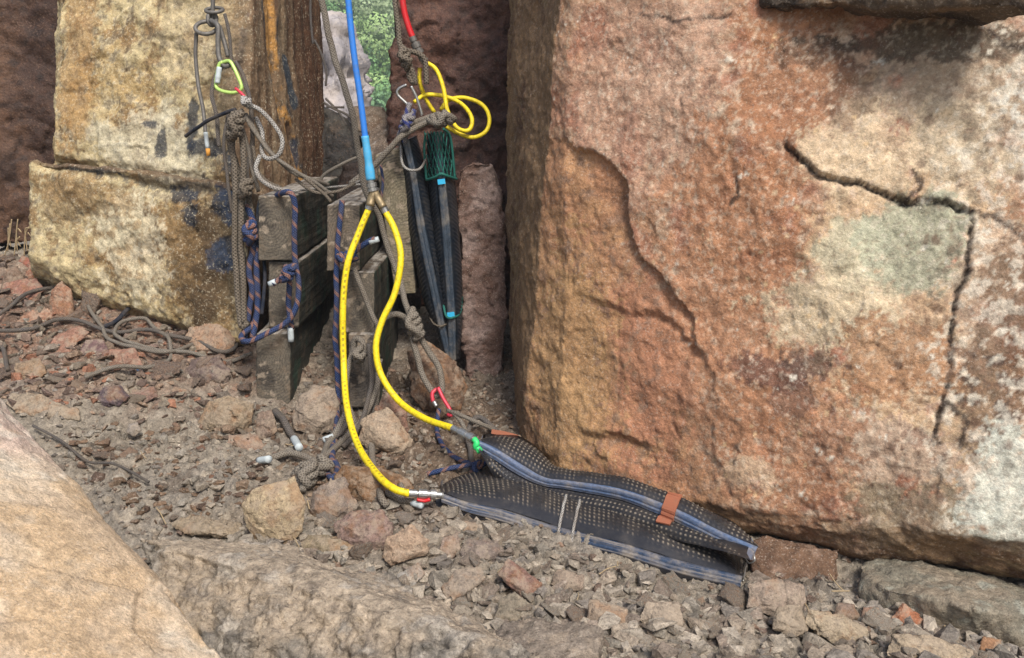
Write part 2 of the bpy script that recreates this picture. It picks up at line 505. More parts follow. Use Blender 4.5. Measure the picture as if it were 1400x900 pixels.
# ---- the large orange boulder on the right
def big_boulder():
    A = (765, 662, 2.60); B = (1420, 815, 1.96); C = (783, -260, 2.86); D = (1560, -260, 2.35); 
    F = Face(P(*A), P(1420, 790, 1.98), P(*C))
    main = [P(*A), P(1040, 727, 2.28), P(1170, 757, 2.16), P(1420, 790, 1.99), P(1500, 800, 1.95), P(*C), P(1600, -260, 2.35), P(990, 690, 2.30), P(1300, 730, 2.0), P(1500, 740, 1.90),
            P(778, 300, 2.72), P(718, 560, 2.78), P(720, 640, 2.78),
            P(700, -260, 3.6), P(694, 200, 3.45), P(698, 480, 3.3), P(708, 590, 3.1), P(775, 680, 2.9), P(1060, 760, 2.7), P(1420, 800, 2.5),
            P(1300, -260, 3.9), P(760, -260, 3.9), P(760, 480, 3.9), P(1300, 600, 3.5)]
    L_ridge = F.line([(775, 190), (800, 205), (845, 222), (862, 245), (868, 300), (880, 345), (925, 385), (948, 425), (965, 470), (988, 510), (992, 560), (985, 610), (1010, 660), (1060, 700)])
    L_crack = F.line([(1075, 195), (1100, 222), (1125, 240), (1178, 252), (1215, 268), (1240, 276), (1290, 277), (1328, 288)])
    L_crack2 = F.line([(1328, 288), (1327, 330), (1310, 400), (1302, 450), (1296, 520), (1284, 585)])
    L_s1 = F.line([(790, 592), (838, 590), (870, 598), (912, 618)])
    L_s2 = F.line([(790, 400), (850, 420), (905, 428), (940, 460), (962, 480)])
    L_s3 = F.line([(1150, 118), (1180, 108), (1195, 92)])
    L_s4 = F.line([(1275, 165), (1310, 142)])
    L_low = F.line([(1000, 705), (1100, 700), (1160, 712), (1210, 700), (1260, 740), (1310, 770)])
    rec = [tuple(x) for x in np.concatenate([L_ridge, F.line([(1060, 760), (640, 760), (640, 190)])])]
    def sculpt(V, N):
        uv = F.uv(V); p = V
        front = np.clip(N @ F.n, 0, 1) ** 0.7
        w = np.stack([fbm(p, 12, 5, 41, 0.65), fbm(p, 12, 5, 42, 0.65)], 1) * 0.020
        uw = uv + w
        d = 0.022 * fbm(p, 1.6, 3, 43) + 0.010 * fbm(p, 5, 4, 44) + 0.0055 * fbm(p, 18, 4, 45) + 0.0022 * fbm(p, 60, 3, 46)
        d += 0.008 * terraces(p + 0.03 * fbm(p, 8, 3, 2)[:, None], 3.2, 47, 0.35)
        pw = p + 0.012 * np.stack([fbm(p, 16, 3, 3), fbm(p, 16, 3, 4), fbm(p, 16, 3, 6)], 1)
        d += 0.0045 * facets(pw, 7, 48) + 0.0026 * facets(pw, 24, 49) + 0.0016 * facets(p, 62, 52)
        f2 = worley(p * np.array([1, 1, 1.6]) + 0.01 * fbm(p, 20, 2, 3)[:, None], 24, 50)
        d += 0.0028 * (f2[2] - 0.5) * sstep(0, 0.2, f2[1])
        dist, side, t = dist_line(uw, L_ridge)
        ins = in_poly(uw, rec)
        depth = 0.030 * (0.15 + 0.85 * sstep(0.74, 0.5, t) * sstep(0.0, 0.08, t)) * (0.75 + 0.5 * fbm(p, 6, 2, 53))
        d -= np.where(ins, depth * np.exp(-dist / 0.16) * sstep(0.0, 0.014, dist) + 0.001, 0) * front
        d += np.where(~ins, 0.006 * np.exp(-dist / 0.05) * sstep(0.8, 0.5, t), 0) * front
        dist, side, t = dist_line(uw, L_crack)
        s = (uv[:, 1] > np.interp(uv[:, 0], L_crack[:, 0] if L_crack[0, 0] < L_crack[-1, 0] else L_crack[::-1, 0], L_crack[:, 1] if L_crack[0, 0] < L_crack[-1, 0] else L_crack[::-1, 1]))
        span = sstep(0, 0.06, t) * sstep(1.0, 0.94, t)
        d += np.where(s, 0.013 * np.exp(-dist / 0.12), -0.006 * np.exp(-dist / 0.05)) * span * front
        d -= 0.016 * np.exp(-(dist / (0.0035 + 0.003 * np.abs(w[:, 0]) / 0.006)) ** 2) * front * span
        dist, side, t = dist_line(uw, L_crack2)
        d -= 0.012 * np.exp(-(dist / 0.004) ** 2) * front * sstep(-0.9, -0.2, fbm(p, 14, 2, 40))
        d += side * 0.004 * np.exp(-dist / 0.04) * front
        for L, a in ((L_s1, 0.017), (L_s2, 0.012), (L_s3, 0.016), (L_s4, 0.012), (L_low, -0.014)):
            dist, side, t = dist_line(uw, L)
            e = np.sin(np.clip(t, 0, 1) * math.pi) ** 0.5
            d -= side * a * e * np.exp(-dist / 0.035) * sstep(0, 0.012, dist) * front * -1 
        return d
    def paint(V, N):
        uv = F.uv(V); p = V
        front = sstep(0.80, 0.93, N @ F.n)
        n1 = fbm(p, 3, 4, 61); n2 = fbm(p, 9, 4, 62); n3 = fbm(p, 28, 4, 63); n4 = fbm(p, 70, 3, 64)
        nz = 0.5 * n2 + 0.45 * n3 + 0.4 * n4
        B = lambda *a, **k: blob(F, uv, nz, *a, **k)
        w = np.stack([fbm(p, 12, 5, 41, 0.65), fbm(p, 12, 5, 42, 0.65)], 1) * 0.020
        ins = in_poly(uv + w, rec)
        c = mixc(np.ones((len(p), 1)) * lin(172, 126, 88)[None], lin(184, 150, 118), sstep(-0.2, 0.5, n1 + 0.4 * n3))
        c = mixc(c, lin(164, 104, 76), sstep(0.05, 0.5, n2 - 0.3 * n1) * 0.7)
        c = mixc(c, lin(184, 142, 114), B(880, 110, 120, 160) * 0.6)                       # pinkish upper left
        c = mixc(c, lin(178, 122, 80), B(1010, 400, 110, 220) * 0.75)                      # orange centre
        c = mixc(c, lin(164, 106, 68), sstep(0.1, 0.5, n2) * 0.8 * B(1030, 500, 110, 260) * 0.6)
        c = mixc(c, lin(160, 106, 66), B(1080, 110, 80, 120) * 0.8)
        c = mixc(c, lin(198, 166, 124), B(1230, 420, 130, 280) * 0.8)                      # beige right
        c = mixc(c, lin(168, 146, 118), B(1330, 120, 150, 120) * 0.85)
        c = mixc(c, lin(214, 186, 146), B(1190, 210, 90, 60) * 0.8)
        c = mixc(c, lin(208, 186, 150), B(1320, 190, 60, 80) * 0.6)
        c = mixc(c, lin(158, 160, 132), B(1250, 335, 78, 72, amp=0.3) * 0.85)               # grey green plate
        c = mixc(c, lin(196, 194, 160), B(1180, 345, 50, 40) * 0.6)
        c = mixc(c, lin(206, 186, 148), B(1150, 430, 100, 55) * 0.75)
        c = mixc(c, lin(170, 118, 74), B(1230, 490, 95, 55) * 0.75)
        c = mixc(c, lin(186, 156, 128), B(1200, 608, 96, 46, amp=0.4, soft=0.05) * 0.9)    # pale crust
        c = mixc(c, lin(142, 112, 90), B(1255, 590, 16, 12) * 0.8)
        c = mixc(c, lin(174, 120, 80), B(1090, 610, 90, 110) * 0.75)
        c = mixc(c, lin(208, 178, 140), B(1040, 640, 38, 22, amp=0.5) * 0.7)
        c = mixc(c, lin(196, 168, 140), B(1350, 400, 50, 90) * 0.55)
        c = mixc(c, lin(112, 82, 56), B(1370, 480, 45, 120, amp=0.5) * 0.7)
        c = mixc(c, lin(74, 58, 50), B(1352, 540, 40, 75, amp=0.7) * sstep(-0.2, 0.2, n3) * 0.8)
        c = mixc(c, lin(134, 118, 92), B(1260, 715, 120, 60) * 0.8)
        c = mixc(c, lin(206, 206, 186), B(1385, 690, 62, 95, amp=0.5, soft=0.1) * 0.9)      # white crust low right
        c = mixc(c, lin(210, 206, 190), B(1380, 140, 55, 70, amp=0.9, soft=0.1) * sstep(-0.1, 0.25, n3) * 0.8)
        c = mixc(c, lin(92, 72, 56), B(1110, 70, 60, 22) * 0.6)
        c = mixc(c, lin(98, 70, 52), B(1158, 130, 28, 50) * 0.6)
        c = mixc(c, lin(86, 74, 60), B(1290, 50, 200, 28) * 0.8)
        c = mixc(c, lin(108, 72, 60), B(1065, 505, 40, 18, amp=0.8) * 0.75)
        c = mixc(c, lin(96, 74, 62), B(1120, 490, 42, 16, amp=0.9) * 0.75)
        c = mixc(c, lin(110, 78, 64), B(1095, 540, 30, 22, amp=0.4) * 0.6)
        dc, _, _ = dist_line(uv + w, L_crack); c = mixc(c, lin(56, 44, 36), sstep(0.007, 0.003, dc) * 0.8)
        # crusty pale and dark mottling over the right third
        rt = B(1370, 330, 110, 480)
        c = mixc(c, lin(208, 198, 176), rt * sstep(0.05, 0.3, n3 + 0.5 * n4) * 0.6)
        c = mixc(c, lin(104, 88, 70), rt * sstep(0.2, 0.4, -n3 + 0.5 * n2) * 0.45)
        c = mixc(c, lin(222, 206, 178), sstep(0.25, 0.4, n4 + 0.3 * n3) * 0.3)
        c = mixc(c, lin(128, 84, 60), sstep(0.28, 0.42, -n4 + 0.4 * n2) * 0.28)
        for LL in ([(880, 22), (950, 30), (1000, 20)], [(1240, 276), (1262, 255), (1250, 235)], [(1328, 288), (1327, 330), (1310, 400), (1302, 450), (1296, 520), (1284, 585)], [(1328, 288), (1360, 300), (1400, 330)], [(1284, 585), (1292, 620), (1288, 660)], [(1296, 545), (1320, 570), (1318, 600)], [(1000, 560), (1024, 575), (1012, 625)], [(1015, 245), (1020, 268), (1008, 280)], [(1350, 30), (1370, 52), (1400, 60)]):
            dl, _, tl = dist_line(uv + w * 0.8, F.line(LL)); c = mixc(c, lin(58, 44, 36), sstep(0.008, 0.003, dl) * sstep(-0.4, 0.0, n2 + 0.2) * 0.85)
        # small pale lichen flecks
        fl = worley(p + 0.03 * np.stack([n3, n4, n2], 1), 16, 71); c = mixc(c, lin(216, 206, 184), sstep(0.17, 0.09, fl[0] + 0.10 * n4 + 0.14 * n3) * (fl[2] > 0.60) * 0.85)
        fl = worley(p, 34, 72); c = mixc(c, lin(216, 180, 128), sstep(0.26, 0.16, fl[0] + 0.05 * n4) * (fl[2] > 0.78) * B(1040, 430, 150, 330) * 0.8)
        fl = worley(p, 20, 73); c = mixc(c, lin(92, 62, 46), sstep(0.28, 0.18, fl[0] + 0.1 * n3) * (fl[2] > 0.82) * 0.6)
        # pits in the crust
        fl = worley(p, 42, 74); c = mixc(c, lin(120, 86, 64), sstep(0.30, 0.22, fl[0]) * (fl[2] > 0.6) * B(1200, 608, 96, 46) * 0.8)
        # ochre brown recess on the left
        r = mixc(np.ones((len(p), 1)) * lin(170, 118, 78)[None], lin(178, 130, 84), sstep(-0.3, 0.4, n2))
        r = mixc(r, lin(146, 98, 62), sstep(0.05, 0.5, n1 + 0.5 * n3) * 0.7)
        r = mixc(r, lin(170, 112, 78), B(900, 480, 70, 150) * 0.7)
        r = mixc(r, lin(128, 106, 88), sstep(0.25, 0.45, n3 + 0.4 * n4) * 0.5)
        r = mixc(r, lin(180, 142, 84), B(770, 520, 70, 160) * 0.5)
        r = mixc(r, lin(104, 76, 58), B(880, 300, 40, 50, amp=0.6) * 0.5)
        di, _, ti = dist_line(uv + w, L_ridge)
        inm = np.where(ins, 0.25 + 0.75 * sstep(0.0, 0.14, di + 0.06 * nz), 0.25 * sstep(0.10, 0.0, di + 0.05 * nz))
        inm = np.where(ti < 0.35, np.where(ins, 1.0, 0.0), inm)
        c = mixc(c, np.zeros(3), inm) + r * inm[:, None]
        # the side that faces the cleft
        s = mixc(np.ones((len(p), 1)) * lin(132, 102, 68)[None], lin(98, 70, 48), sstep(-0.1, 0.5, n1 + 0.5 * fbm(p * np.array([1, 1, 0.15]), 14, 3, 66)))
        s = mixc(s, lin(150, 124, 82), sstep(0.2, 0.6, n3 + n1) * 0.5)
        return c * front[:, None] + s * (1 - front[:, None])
    return rock('boulder', [main], 0.0065, 3, sculpt, paint, M_ROCK,
                'huge orange and beige boulder filling the right half, with pale crusts and a long crack')

def flat_paint(base, alt, third, seed, s1=3, s2=14):
    def paint(V, N):
        n1 = fbm(V, s1, 4, seed); n2 = fbm(V, s2, 4, seed + 1)
        c = mixc(np.ones((len(V), 1)) * np.asarray(base)[None], alt, sstep(-0.2, 0.4, n1 + 0.4 * n2))
        return mixc(c, third, sstep(0.15, 0.5, n2 - 0.3 * n1) * 0.75)
    return paint

def rough_sculpt(a=0.03, b=0.014, c=0.005, seed=0, terr=0.02, stretch=(1, 1, 1), ts=4.0):
    st = np.array(stretch)
    def sculpt(V, N):
        p = V * st
        d = a * fbm(p, 1.8, 3, seed) + b * fbm(p, 6, 4, seed + 1) + c * fbm(p, 22, 4, seed + 2)
        d += terr * terraces(p, ts, seed + 3, 0.3)
        f2 = worley(p, 26, seed + 4)
        d += c * 0.5 * (f2[2] - 0.5) * sstep(0, 0.2, f2[1])
        pw = p + 0.008 * np.stack([fbm(p, 20, 3, 3), fbm(p, 20, 3, 4), fbm(p, 20, 3, 6)], 1)
        return d * 0.75 + b * 0.7 * facets(pw, 10, seed + 5) + c * 0.9 * facets(pw, 30, seed + 6)
    return sculpt

def left_boulder():
    # upper block: pale front, brown side running back into the cleft
    up = [P(72, 212, 3.62), P(84, -220, 3.80), P(318, -220, 3.62), P(345, -10, 3.56), P(342, 268, 3.46), P(315, 240, 3.44), P(430, -220, 4.35), P(432, 60, 4.3), P(447, 285, 4.2), P(100, -220, 4.5), P(420, -220, 4.7), P(100, 300, 4.5), P(440, 300, 4.6)]
    lo = [P(44, 222, 3.56), P(48, 300, 3.54), P(46, 350, 3.52), P(110, 400, 3.50), P(236, 432, 3.38), P(330, 470, 3.30), P(345, 262, 3.32), P(230, 240, 3.38), P(110, 228, 3.46), P(362, 480, 3.5), P(440, 272, 4.1), P(440, 480, 4.1), P(60, 230, 4.3), P(60, 480, 4.3), P(430, 480, 4.5)]
    F = Face(P(44, 222, 3.5), P(345, 262, 3.36), P(84, -220, 3.7))
    S = Face(P(345, 200, 3.5), P(445, 200, 4.25), P(345, -100, 3.55))
    L_led = F.line([(44, 222), (110, 235), (180, 245), (230, 262), (300, 262), (345, 255)])
    vein = S.line([(372, -20), (374, 60), (383, 140), (398, 200), (408, 245)])
    def sculpt(V, N):
        uv = F.uv(V); p = V
        front = np.clip(N @ F.n, 0, 1)
        d = 0.028 * fbm(p, 2.0, 3, 81) + 0.010 * fbm(p, 7, 4, 82) + 0.003 * fbm(p, 22, 4, 83) + 0.003 * fbm(p, 55, 3, 84)
        d += 0.012 * terraces(p, 5, 86, 0.3)
        pw = p + 0.01 * np.stack([fbm(p, 18, 3, 3), fbm(p, 18, 3, 4), fbm(p, 18, 3, 6)], 1)
        d += 0.007 * facets(pw, 8, 85) + 0.0028 * facets(pw, 28, 89)
        dist, side, t = dist_line(uv, L_led)
        d -= 0.02 * np.exp(-(dist / 0.02) ** 2) * front
        f2 = worley(p + 0.02 * fbm(p, 8, 2, 1)[:, None], 9, 87); d += front * 0.016 * (f2[2] - 0.5) * sstep(0, 0.15, f2[1])
        side_ = sstep(0.3, 0.8, N @ S.n)
        d = d * (1 - 0.6 * side_) + side_ * 0.012 * fbm(p * np.array([1, 1, 0.12]), 16, 3, 88)
        su = S.uv(V); dv, _, _ = dist_line(su + 0.01 * n2d(p), vein)
        d -= side_ * 0.015 * sstep(0.05, 0.0, dv)
        return d
    def n2d(p): return np.stack([fbm(p, 9, 3, 90), fbm(p, 9, 3, 91)], 1)
    def paint(V, N):
        uv = F.uv(V); p = V
        n1 = fbm(p, 3, 4, 92); n2 = fbm(p, 9, 4, 93); n3 = fbm(p, 28, 4, 94); n4 = fbm(p, 75, 3, 95)
        nz = 0.6 * n2 + 0.4 * n3 + 0.3 * n4
        B = lambda *a, **k: blob(F, uv, nz, *a, **k)
        c = mixc(np.ones((len(p), 1)) * lin(186, 166, 118)[None], lin(170, 140, 84), sstep(-0.1, 0.5, n1 + 0.5 * n2) * 0.85)
        c = mixc(c, lin(210, 194, 154), sstep(0.05, 0.4, n3 + 0.3 * n4) * 0.7)
        c = mixc(c, lin(124, 92, 54), sstep(0.18, 0.45, n2 + 0.5 * n4) * 0.7)
        c = mixc(c, lin(90, 72, 50), sstep(0.22, 0.4, n3 + 0.3 * n4) * 0.6)
        c = mixc(c, lin(158, 116, 60), B(85, 60, 26, 160) * 0.6)
        c = mixc(c, lin(142, 112, 70), B(330, 60, 40, 120) * 0.7)
        c = mixc(c, lin(176, 156, 120), B(270, 40, 60, 60) * 0.4)
        c = mixc(c, lin(190, 184, 160), B(200, 190, 80, 50) * 0.5)
        c = mixc(c, lin(112, 86, 50), B(268, 350, 40, 95, amp=0.5) * 0.9)
        c = mixc(c, lin(128, 98, 58), B(80, 270, 40, 40, amp=0.6) * 0.5)
        c = mixc(c, lin(216, 204, 172), B(180, 330, 60, 70, amp=0.5) * 0.5)
        c = mixc(c, lin(140, 108, 62), B(110, 262, 70, 22, amp=0.7) * 0.6)
        c = mixc(c, lin(150, 120, 74), B(150, 330, 90, 80, amp=0.9) * sstep(0, 0.3, n3) * 0.7)
        c = mixc(c, lin(84, 66, 44), B(296, 350, 44, 110, amp=0.7) * 0.85)
        c = mixc(c, lin(120, 104, 80), B(322, 120, 34, 150, amp=0.7) * 0.7)
        c = mixc(c, lin(92, 84, 72), B(235, 250, 70, 14, amp=0.7) * 0.7)
        dark = lin(46, 52, 62)
        for a in ((252, 165, 8, 36), (275, 198, 26, 14), (318, 225, 30, 36), (206, 195, 6, 22), (322, 285, 32, 26), (255, 270, 20, 12), (315, 345, 22, 22), (110, 229, 60, 5), (262, 292, 12, 20), (330, 60, 14, 50), (190, 165, 12, 6)):
            c = mixc(c, dark, B(*a, amp=0.45, soft=0.12) * 0.85)
        for a in ((325, 245, 22, 60), (300, 350, 18, 20), (335, 20, 6, 26)):
            c = mixc(c, lin(58, 70, 90), B(*a, amp=0.5, soft=0.1) * 0.7)
        up = sstep(0.45, 0.8, N[:, 2])
        c = mixc(c, lin(112, 88, 62), up * 0.8)
        # side
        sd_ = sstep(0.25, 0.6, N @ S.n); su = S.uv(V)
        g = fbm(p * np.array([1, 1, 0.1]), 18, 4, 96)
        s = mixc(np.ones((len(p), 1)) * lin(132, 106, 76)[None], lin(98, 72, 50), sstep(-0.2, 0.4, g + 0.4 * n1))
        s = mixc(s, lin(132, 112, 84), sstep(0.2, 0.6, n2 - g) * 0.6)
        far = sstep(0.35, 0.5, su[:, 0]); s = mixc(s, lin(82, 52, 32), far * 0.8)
        dv, _, _ = dist_line(su + 0.02 * n2d(p), vein)
        s = mixc(s, lin(62, 66, 70), sstep(0.075, 0.05, dv) * (su[:, 0] > 0) * 0.8 * sstep(-0.1, 0.3, n2))
        s = mixc(s, lin(196, 140, 56), sstep(0.045, 0.03, dv) * sstep(-0.5, -0.1, n2 + n3) * 0.9)
        d2, _, _ = dist_line(su + 0.01 * n2d(p), S.line([(392, 85), (398, 120), (400, 140)])); s = mixc(s, lin(58, 72, 84), sstep(0.04, 0.03, d2) * 0.9)
        d2, _, _ = dist_line(su + 0.01 * n2d(p), S.line([(401, 200), (404, 225)])); s = mixc(s, lin(52, 66, 84), sstep(0.035, 0.025, d2) * 0.9)
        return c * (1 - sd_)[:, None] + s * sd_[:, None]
    return rock('boulder', [up, lo], 0.0075, 1, sculpt, paint, M_PITTED,
                'pale yellowish pitted boulder with a step across it, left of the timbers and ropes')

def other_rocks():
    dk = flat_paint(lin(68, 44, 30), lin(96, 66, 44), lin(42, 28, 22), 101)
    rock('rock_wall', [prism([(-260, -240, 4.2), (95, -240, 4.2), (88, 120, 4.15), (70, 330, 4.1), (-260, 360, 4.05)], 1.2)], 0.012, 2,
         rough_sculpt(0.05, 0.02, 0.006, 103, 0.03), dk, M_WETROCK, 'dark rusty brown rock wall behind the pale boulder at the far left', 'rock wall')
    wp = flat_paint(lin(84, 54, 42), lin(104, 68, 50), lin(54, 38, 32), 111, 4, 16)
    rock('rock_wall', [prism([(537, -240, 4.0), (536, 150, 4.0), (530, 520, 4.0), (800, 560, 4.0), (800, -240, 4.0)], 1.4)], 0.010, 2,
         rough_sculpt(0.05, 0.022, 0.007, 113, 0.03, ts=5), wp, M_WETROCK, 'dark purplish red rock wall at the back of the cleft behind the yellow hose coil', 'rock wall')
    # upright slab
    sp = flat_paint(lin(128, 100, 86), lin(152, 128, 116), lin(100, 70, 54), 121, 5, 18)
    rock('stone_slab', [[P(*q) for q in [(626, 300, 3.5), (625, 232, 3.5), (646, 217, 3.5), (672, 222, 3.5), (686, 262, 3.5), (695, 330, 3.48), (695, 420, 3.44), (687, 505, 3.40), (664, 528, 3.38), (642, 524, 3.38), (636, 470, 3.40), (634, 380, 3.46),
                         (640, 300, 3.68), (640, 240, 3.68), (672, 240, 3.68), (684, 330, 3.66), (676, 510, 3.56), (640, 510, 3.56)]]], 0.006, 2,
         rough_sculpt(0.02, 0.014, 0.007, 123, 0.022, ts=7), sp, M_ROCK_FINE, 'tall narrow purplish stone slab standing upright beside the black cushions', 'stone slab')
    # narrow rib at the top of the big boulder's side
    rock('rock_rib', [[P(*q) for q in [(706, 94, 3.26), (716, 84, 3.24), (734, 86, 3.2), (740, 104, 3.16), (742, 230, 3.08), (738, 330, 3.10), (704, 320, 3.26), (704, 200, 3.26), (712, 92, 3.6), (740, 92, 3.6), (740, 330, 3.5), (705, 330, 3.5)]]], 0.007, 2,
         rough_sculpt(0.014, 0.010, 0.004, 133, 0.015), (lambda V, N: mixc(flat_paint(lin(132, 102, 70), lin(108, 80, 56), lin(150, 130, 104), 131)(V, N), lin(196, 190, 184), sstep(P(720, 122, 3.2)[2], P(720, 108, 3.2)[2], V[:, 2] + 0.03 * fbm(V, 20, 3, 134)))), M_ROCK_FINE,
         'narrow brown rib of rock with a whitish broken tip against the big boulder', 'rock')
    rock('rock_ledge', [prism([(1046, -200, 2.58), (1040, 8, 2.50), (1110, 14, 2.40), (1200, 2, 2.26), (1310, 12, 2.14), (1440, 12, 2.02), (1480, -200, 2.02), ], 0.5),
                        ], 0.008, 2, rough_sculpt(0.03, 0.014, 0.005, 143, 0.02), flat_paint(lin(96, 80, 62), lin(66, 54, 42), lin(126, 98, 68), 141), M_ROCK,
         'dark overhanging ledge of rock along the top edge above the orange boulder', 'rock ledge')
    # low right ledge
    lp = flat_paint(lin(150, 134, 110), lin(132, 124, 104), lin(168, 166, 146), 151, 4, 16)
    rock('rock_block', [[P(*q) for q in [(1172, 772, 2.08), (1210, 760, 2.16), (1300, 776, 2.1), (1440, 806, 2.0), (1440, 850, 1.80), (1330, 832, 1.80), (1215, 806, 1.92), (1172, 812, 2.0), (1205, 870, 1.93), (1330, 892, 1.84), (1440, 905, 1.78), (1440, 840, 2.3), (1200, 790, 2.4), (1200, 850, 2.3), (1440, 880, 2.2)]]], 0.006, 2,
         rough_sculpt(0.02, 0.010, 0.005, 153, 0.016), lp, M_ROCK_FINE, 'grey green block with a muddy top wedged under the right end of the big boulder', 'rock')
    bp = flat_paint(lin(116, 86, 62), lin(96, 70, 52), lin(150, 120, 96), 161, 6, 20)
    rock('rock', [[P(*q) for q in [(1024, 744, 2.17), (1045, 736, 2.17), (1150, 750, 2.13), (1148, 796, 2.06), (1085, 806, 2.06), (1032, 790, 2.10), (1022, 764, 2.15), (1040, 735, 2.7), (1150, 740, 2.6), (1150, 790, 2.6), (1030, 780, 2.6)]]], 0.006, 2,
         rough_sculpt(0.02, 0.012, 0.006, 163, 0.018), bp, M_ROCK_FINE, 'brown earthy rock under the big boulder just past the ends of the cushions', 'rock')
    # foreground left tan boulder
    tp = lambda V, N: (lambda n1, n2, n3: mixc(mixc(mixc(mixc(np.ones((len(V), 1)) * lin(204, 180, 148)[None], lin(194, 166, 146), sstep(-0.1, 0.5, n1)), lin(206, 170, 118), sstep(0.05, 0.45, n2 - 0.3 * n1) * 0.5), lin(206, 194, 172), sstep(0.1, 0.5, n3 + 0.5 * n1) * 0.5), lin(180, 146, 104), sstep(0.15, 0.5, -n1 + 0.4 * n2) * 0.5))(fbm(V, 2.5, 4, 171), fbm(V, 8, 4, 172), fbm(V, 25, 4, 173))
    rock('boulder', [[P(*q) for q in [(-200, 380, 1.75), (0, 545, 1.66), (28, 588, 1.62), (66, 665, 1.50), (110, 730, 1.42), (165, 790, 1.36), (215, 830, 1.32), (260, 845, 1.30), (330, 925, 1.24), (380, 1040, 1.15), (200, 1080, 0.98), (-100, 1000, 0.98), (-250, 700, 1.2), (40, 750, 1.30),
                      (-200, 560, 2.1), (0, 640, 1.95), (150, 860, 1.6), (320, 1040, 1.40), (0, 1150, 1.4), (-250, 900, 1.6)]]], 0.005, 4,
         lambda V, N: 0.010 * fbm(V, 3, 3, 174) + 0.006 * fbm(V, 9, 4, 175) + 0.0018 * fbm(V, 30, 4, 176) + 0.007 * facets(V, 4, 177) + 0.003 * facets(V, 13, 178), tp, M_TAN, 'smooth tan and pinkish boulder in the near left corner of the photo')
    # mud caked ridge in the foreground, its lit crest and shaded face painted in
    mp = lambda V, N: (lambda n1, n2, n3: mixc(mixc(mixc(np.ones((len(V), 1)) * lin(124, 116, 104)[None], lin(168, 150, 126), sstep(0.5, 0.85, 0.5 * n2 + N[:, 2])), lin(86, 76, 68), sstep(0.2, 0.55, n3 + 0.2 * n1) * 0.6), lin(182, 170, 152), sstep(0.25, 0.55, n3 - n2) * 0.6))(fbm(V, 3, 4, 181), fbm(V, 8, 4, 182), fbm(V, 26, 4, 183))
    def ms(V, N):
        d = 0.03 * fbm(V, 4, 3, 184) + 0.022 * fbm(V, 11, 4, 185) + 0.010 * fbm(V, 34, 4, 186)
        f = worley(V + 0.02 * fbm(V, 12, 2, 187)[:, None], 22, 188); g = worley(V, 55, 189)
        k = sstep(0.95, 0.7, N[:, 2])
        return (d + 0.018 * (f[2] - 0.45) * sstep(0, 0.2, f[1]) + 0.012 * (g[2] - 0.4) * sstep(0, 0.25, g[1]) + 0.012 * facets(V, 24, 187)) * (0.25 + 0.8 * k)
    rock('mud_caked_rock', [[P(*q) for q in [(190, 735, 1.88), (290, 735, 1.96), (300, 756, 1.82), (380, 768, 1.79), (470, 796, 1.72), (600, 845, 1.62), (700, 888, 1.52), (400, 752, 1.92), (520, 790, 1.86), (660, 850, 1.70), (740, 900, 1.58), (205, 860, 1.70), (330, 900, 1.64), (480, 950, 1.56), (620, 985, 1.46), (300, 1080, 1.5), (600, 1080, 1.4), (760, 990, 1.46), (200, 950, 1.8), (700, 1000, 1.7), (400, 900, 2.0)]]], 0.0048, 1,
         ms, mp, M_GROUND, 'long rock caked in grey clay across the foreground beside the tan boulder', 'rock')
    mb = flat_paint(lin(136, 122, 106), lin(116, 104, 92), lin(160, 142, 120), 191, 5, 22)
    rock('mud_caked_rock', [[P(*q) for q in [(672, 862, 1.76), (730, 842, 1.80), (818, 862, 1.74), (816, 900, 1.66), (760, 1000, 1.5), (670, 960, 1.5), (640, 880, 1.70), (720, 880, 1.95), (815, 900, 1.9), (700, 980, 1.8), (800, 980, 1.7)]]], 0.005, 2,
         rough_sculpt(0.02, 0.010, 0.006, 193, 0.015), mb, M_GROUND, 'flat clay covered slab at the bottom edge right of the grey clay ridge', 'rock')
    # cleft rocks between left boulder and back wall
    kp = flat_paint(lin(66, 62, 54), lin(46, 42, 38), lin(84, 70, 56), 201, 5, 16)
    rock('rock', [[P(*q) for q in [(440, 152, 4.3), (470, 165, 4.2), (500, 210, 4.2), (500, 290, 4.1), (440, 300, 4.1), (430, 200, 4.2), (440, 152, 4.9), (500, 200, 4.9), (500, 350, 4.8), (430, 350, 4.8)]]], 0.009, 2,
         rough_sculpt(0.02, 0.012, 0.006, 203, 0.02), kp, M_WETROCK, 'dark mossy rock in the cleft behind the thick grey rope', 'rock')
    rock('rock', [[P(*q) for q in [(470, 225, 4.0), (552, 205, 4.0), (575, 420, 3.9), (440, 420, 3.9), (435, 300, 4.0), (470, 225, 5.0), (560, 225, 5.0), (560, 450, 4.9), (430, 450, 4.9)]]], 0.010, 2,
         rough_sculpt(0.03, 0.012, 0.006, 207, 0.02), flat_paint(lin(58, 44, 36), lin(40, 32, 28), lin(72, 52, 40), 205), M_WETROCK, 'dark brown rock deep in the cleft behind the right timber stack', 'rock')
    rock('flat_stone', [[P(*q) for q in [(484, 148, 4.25), (522, 145, 4.2), (531, 158, 4.2), (528, 170, 4.15), (505, 182, 4.1), (488, 178, 4.1), (484, 148, 4.5), (524, 147, 4.5), (525, 180, 4.45), (490, 180, 4.4)]]], 0.005, 2,
         rough_sculpt(0.01, 0.008, 0.003, 213, 0.01), flat_paint(lin(122, 106, 88), lin(140, 124, 104), lin(96, 72, 52), 211), M_ROCK_FINE, 'flat brownish grey stone lying in the gap behind the blue hose', 'stone')
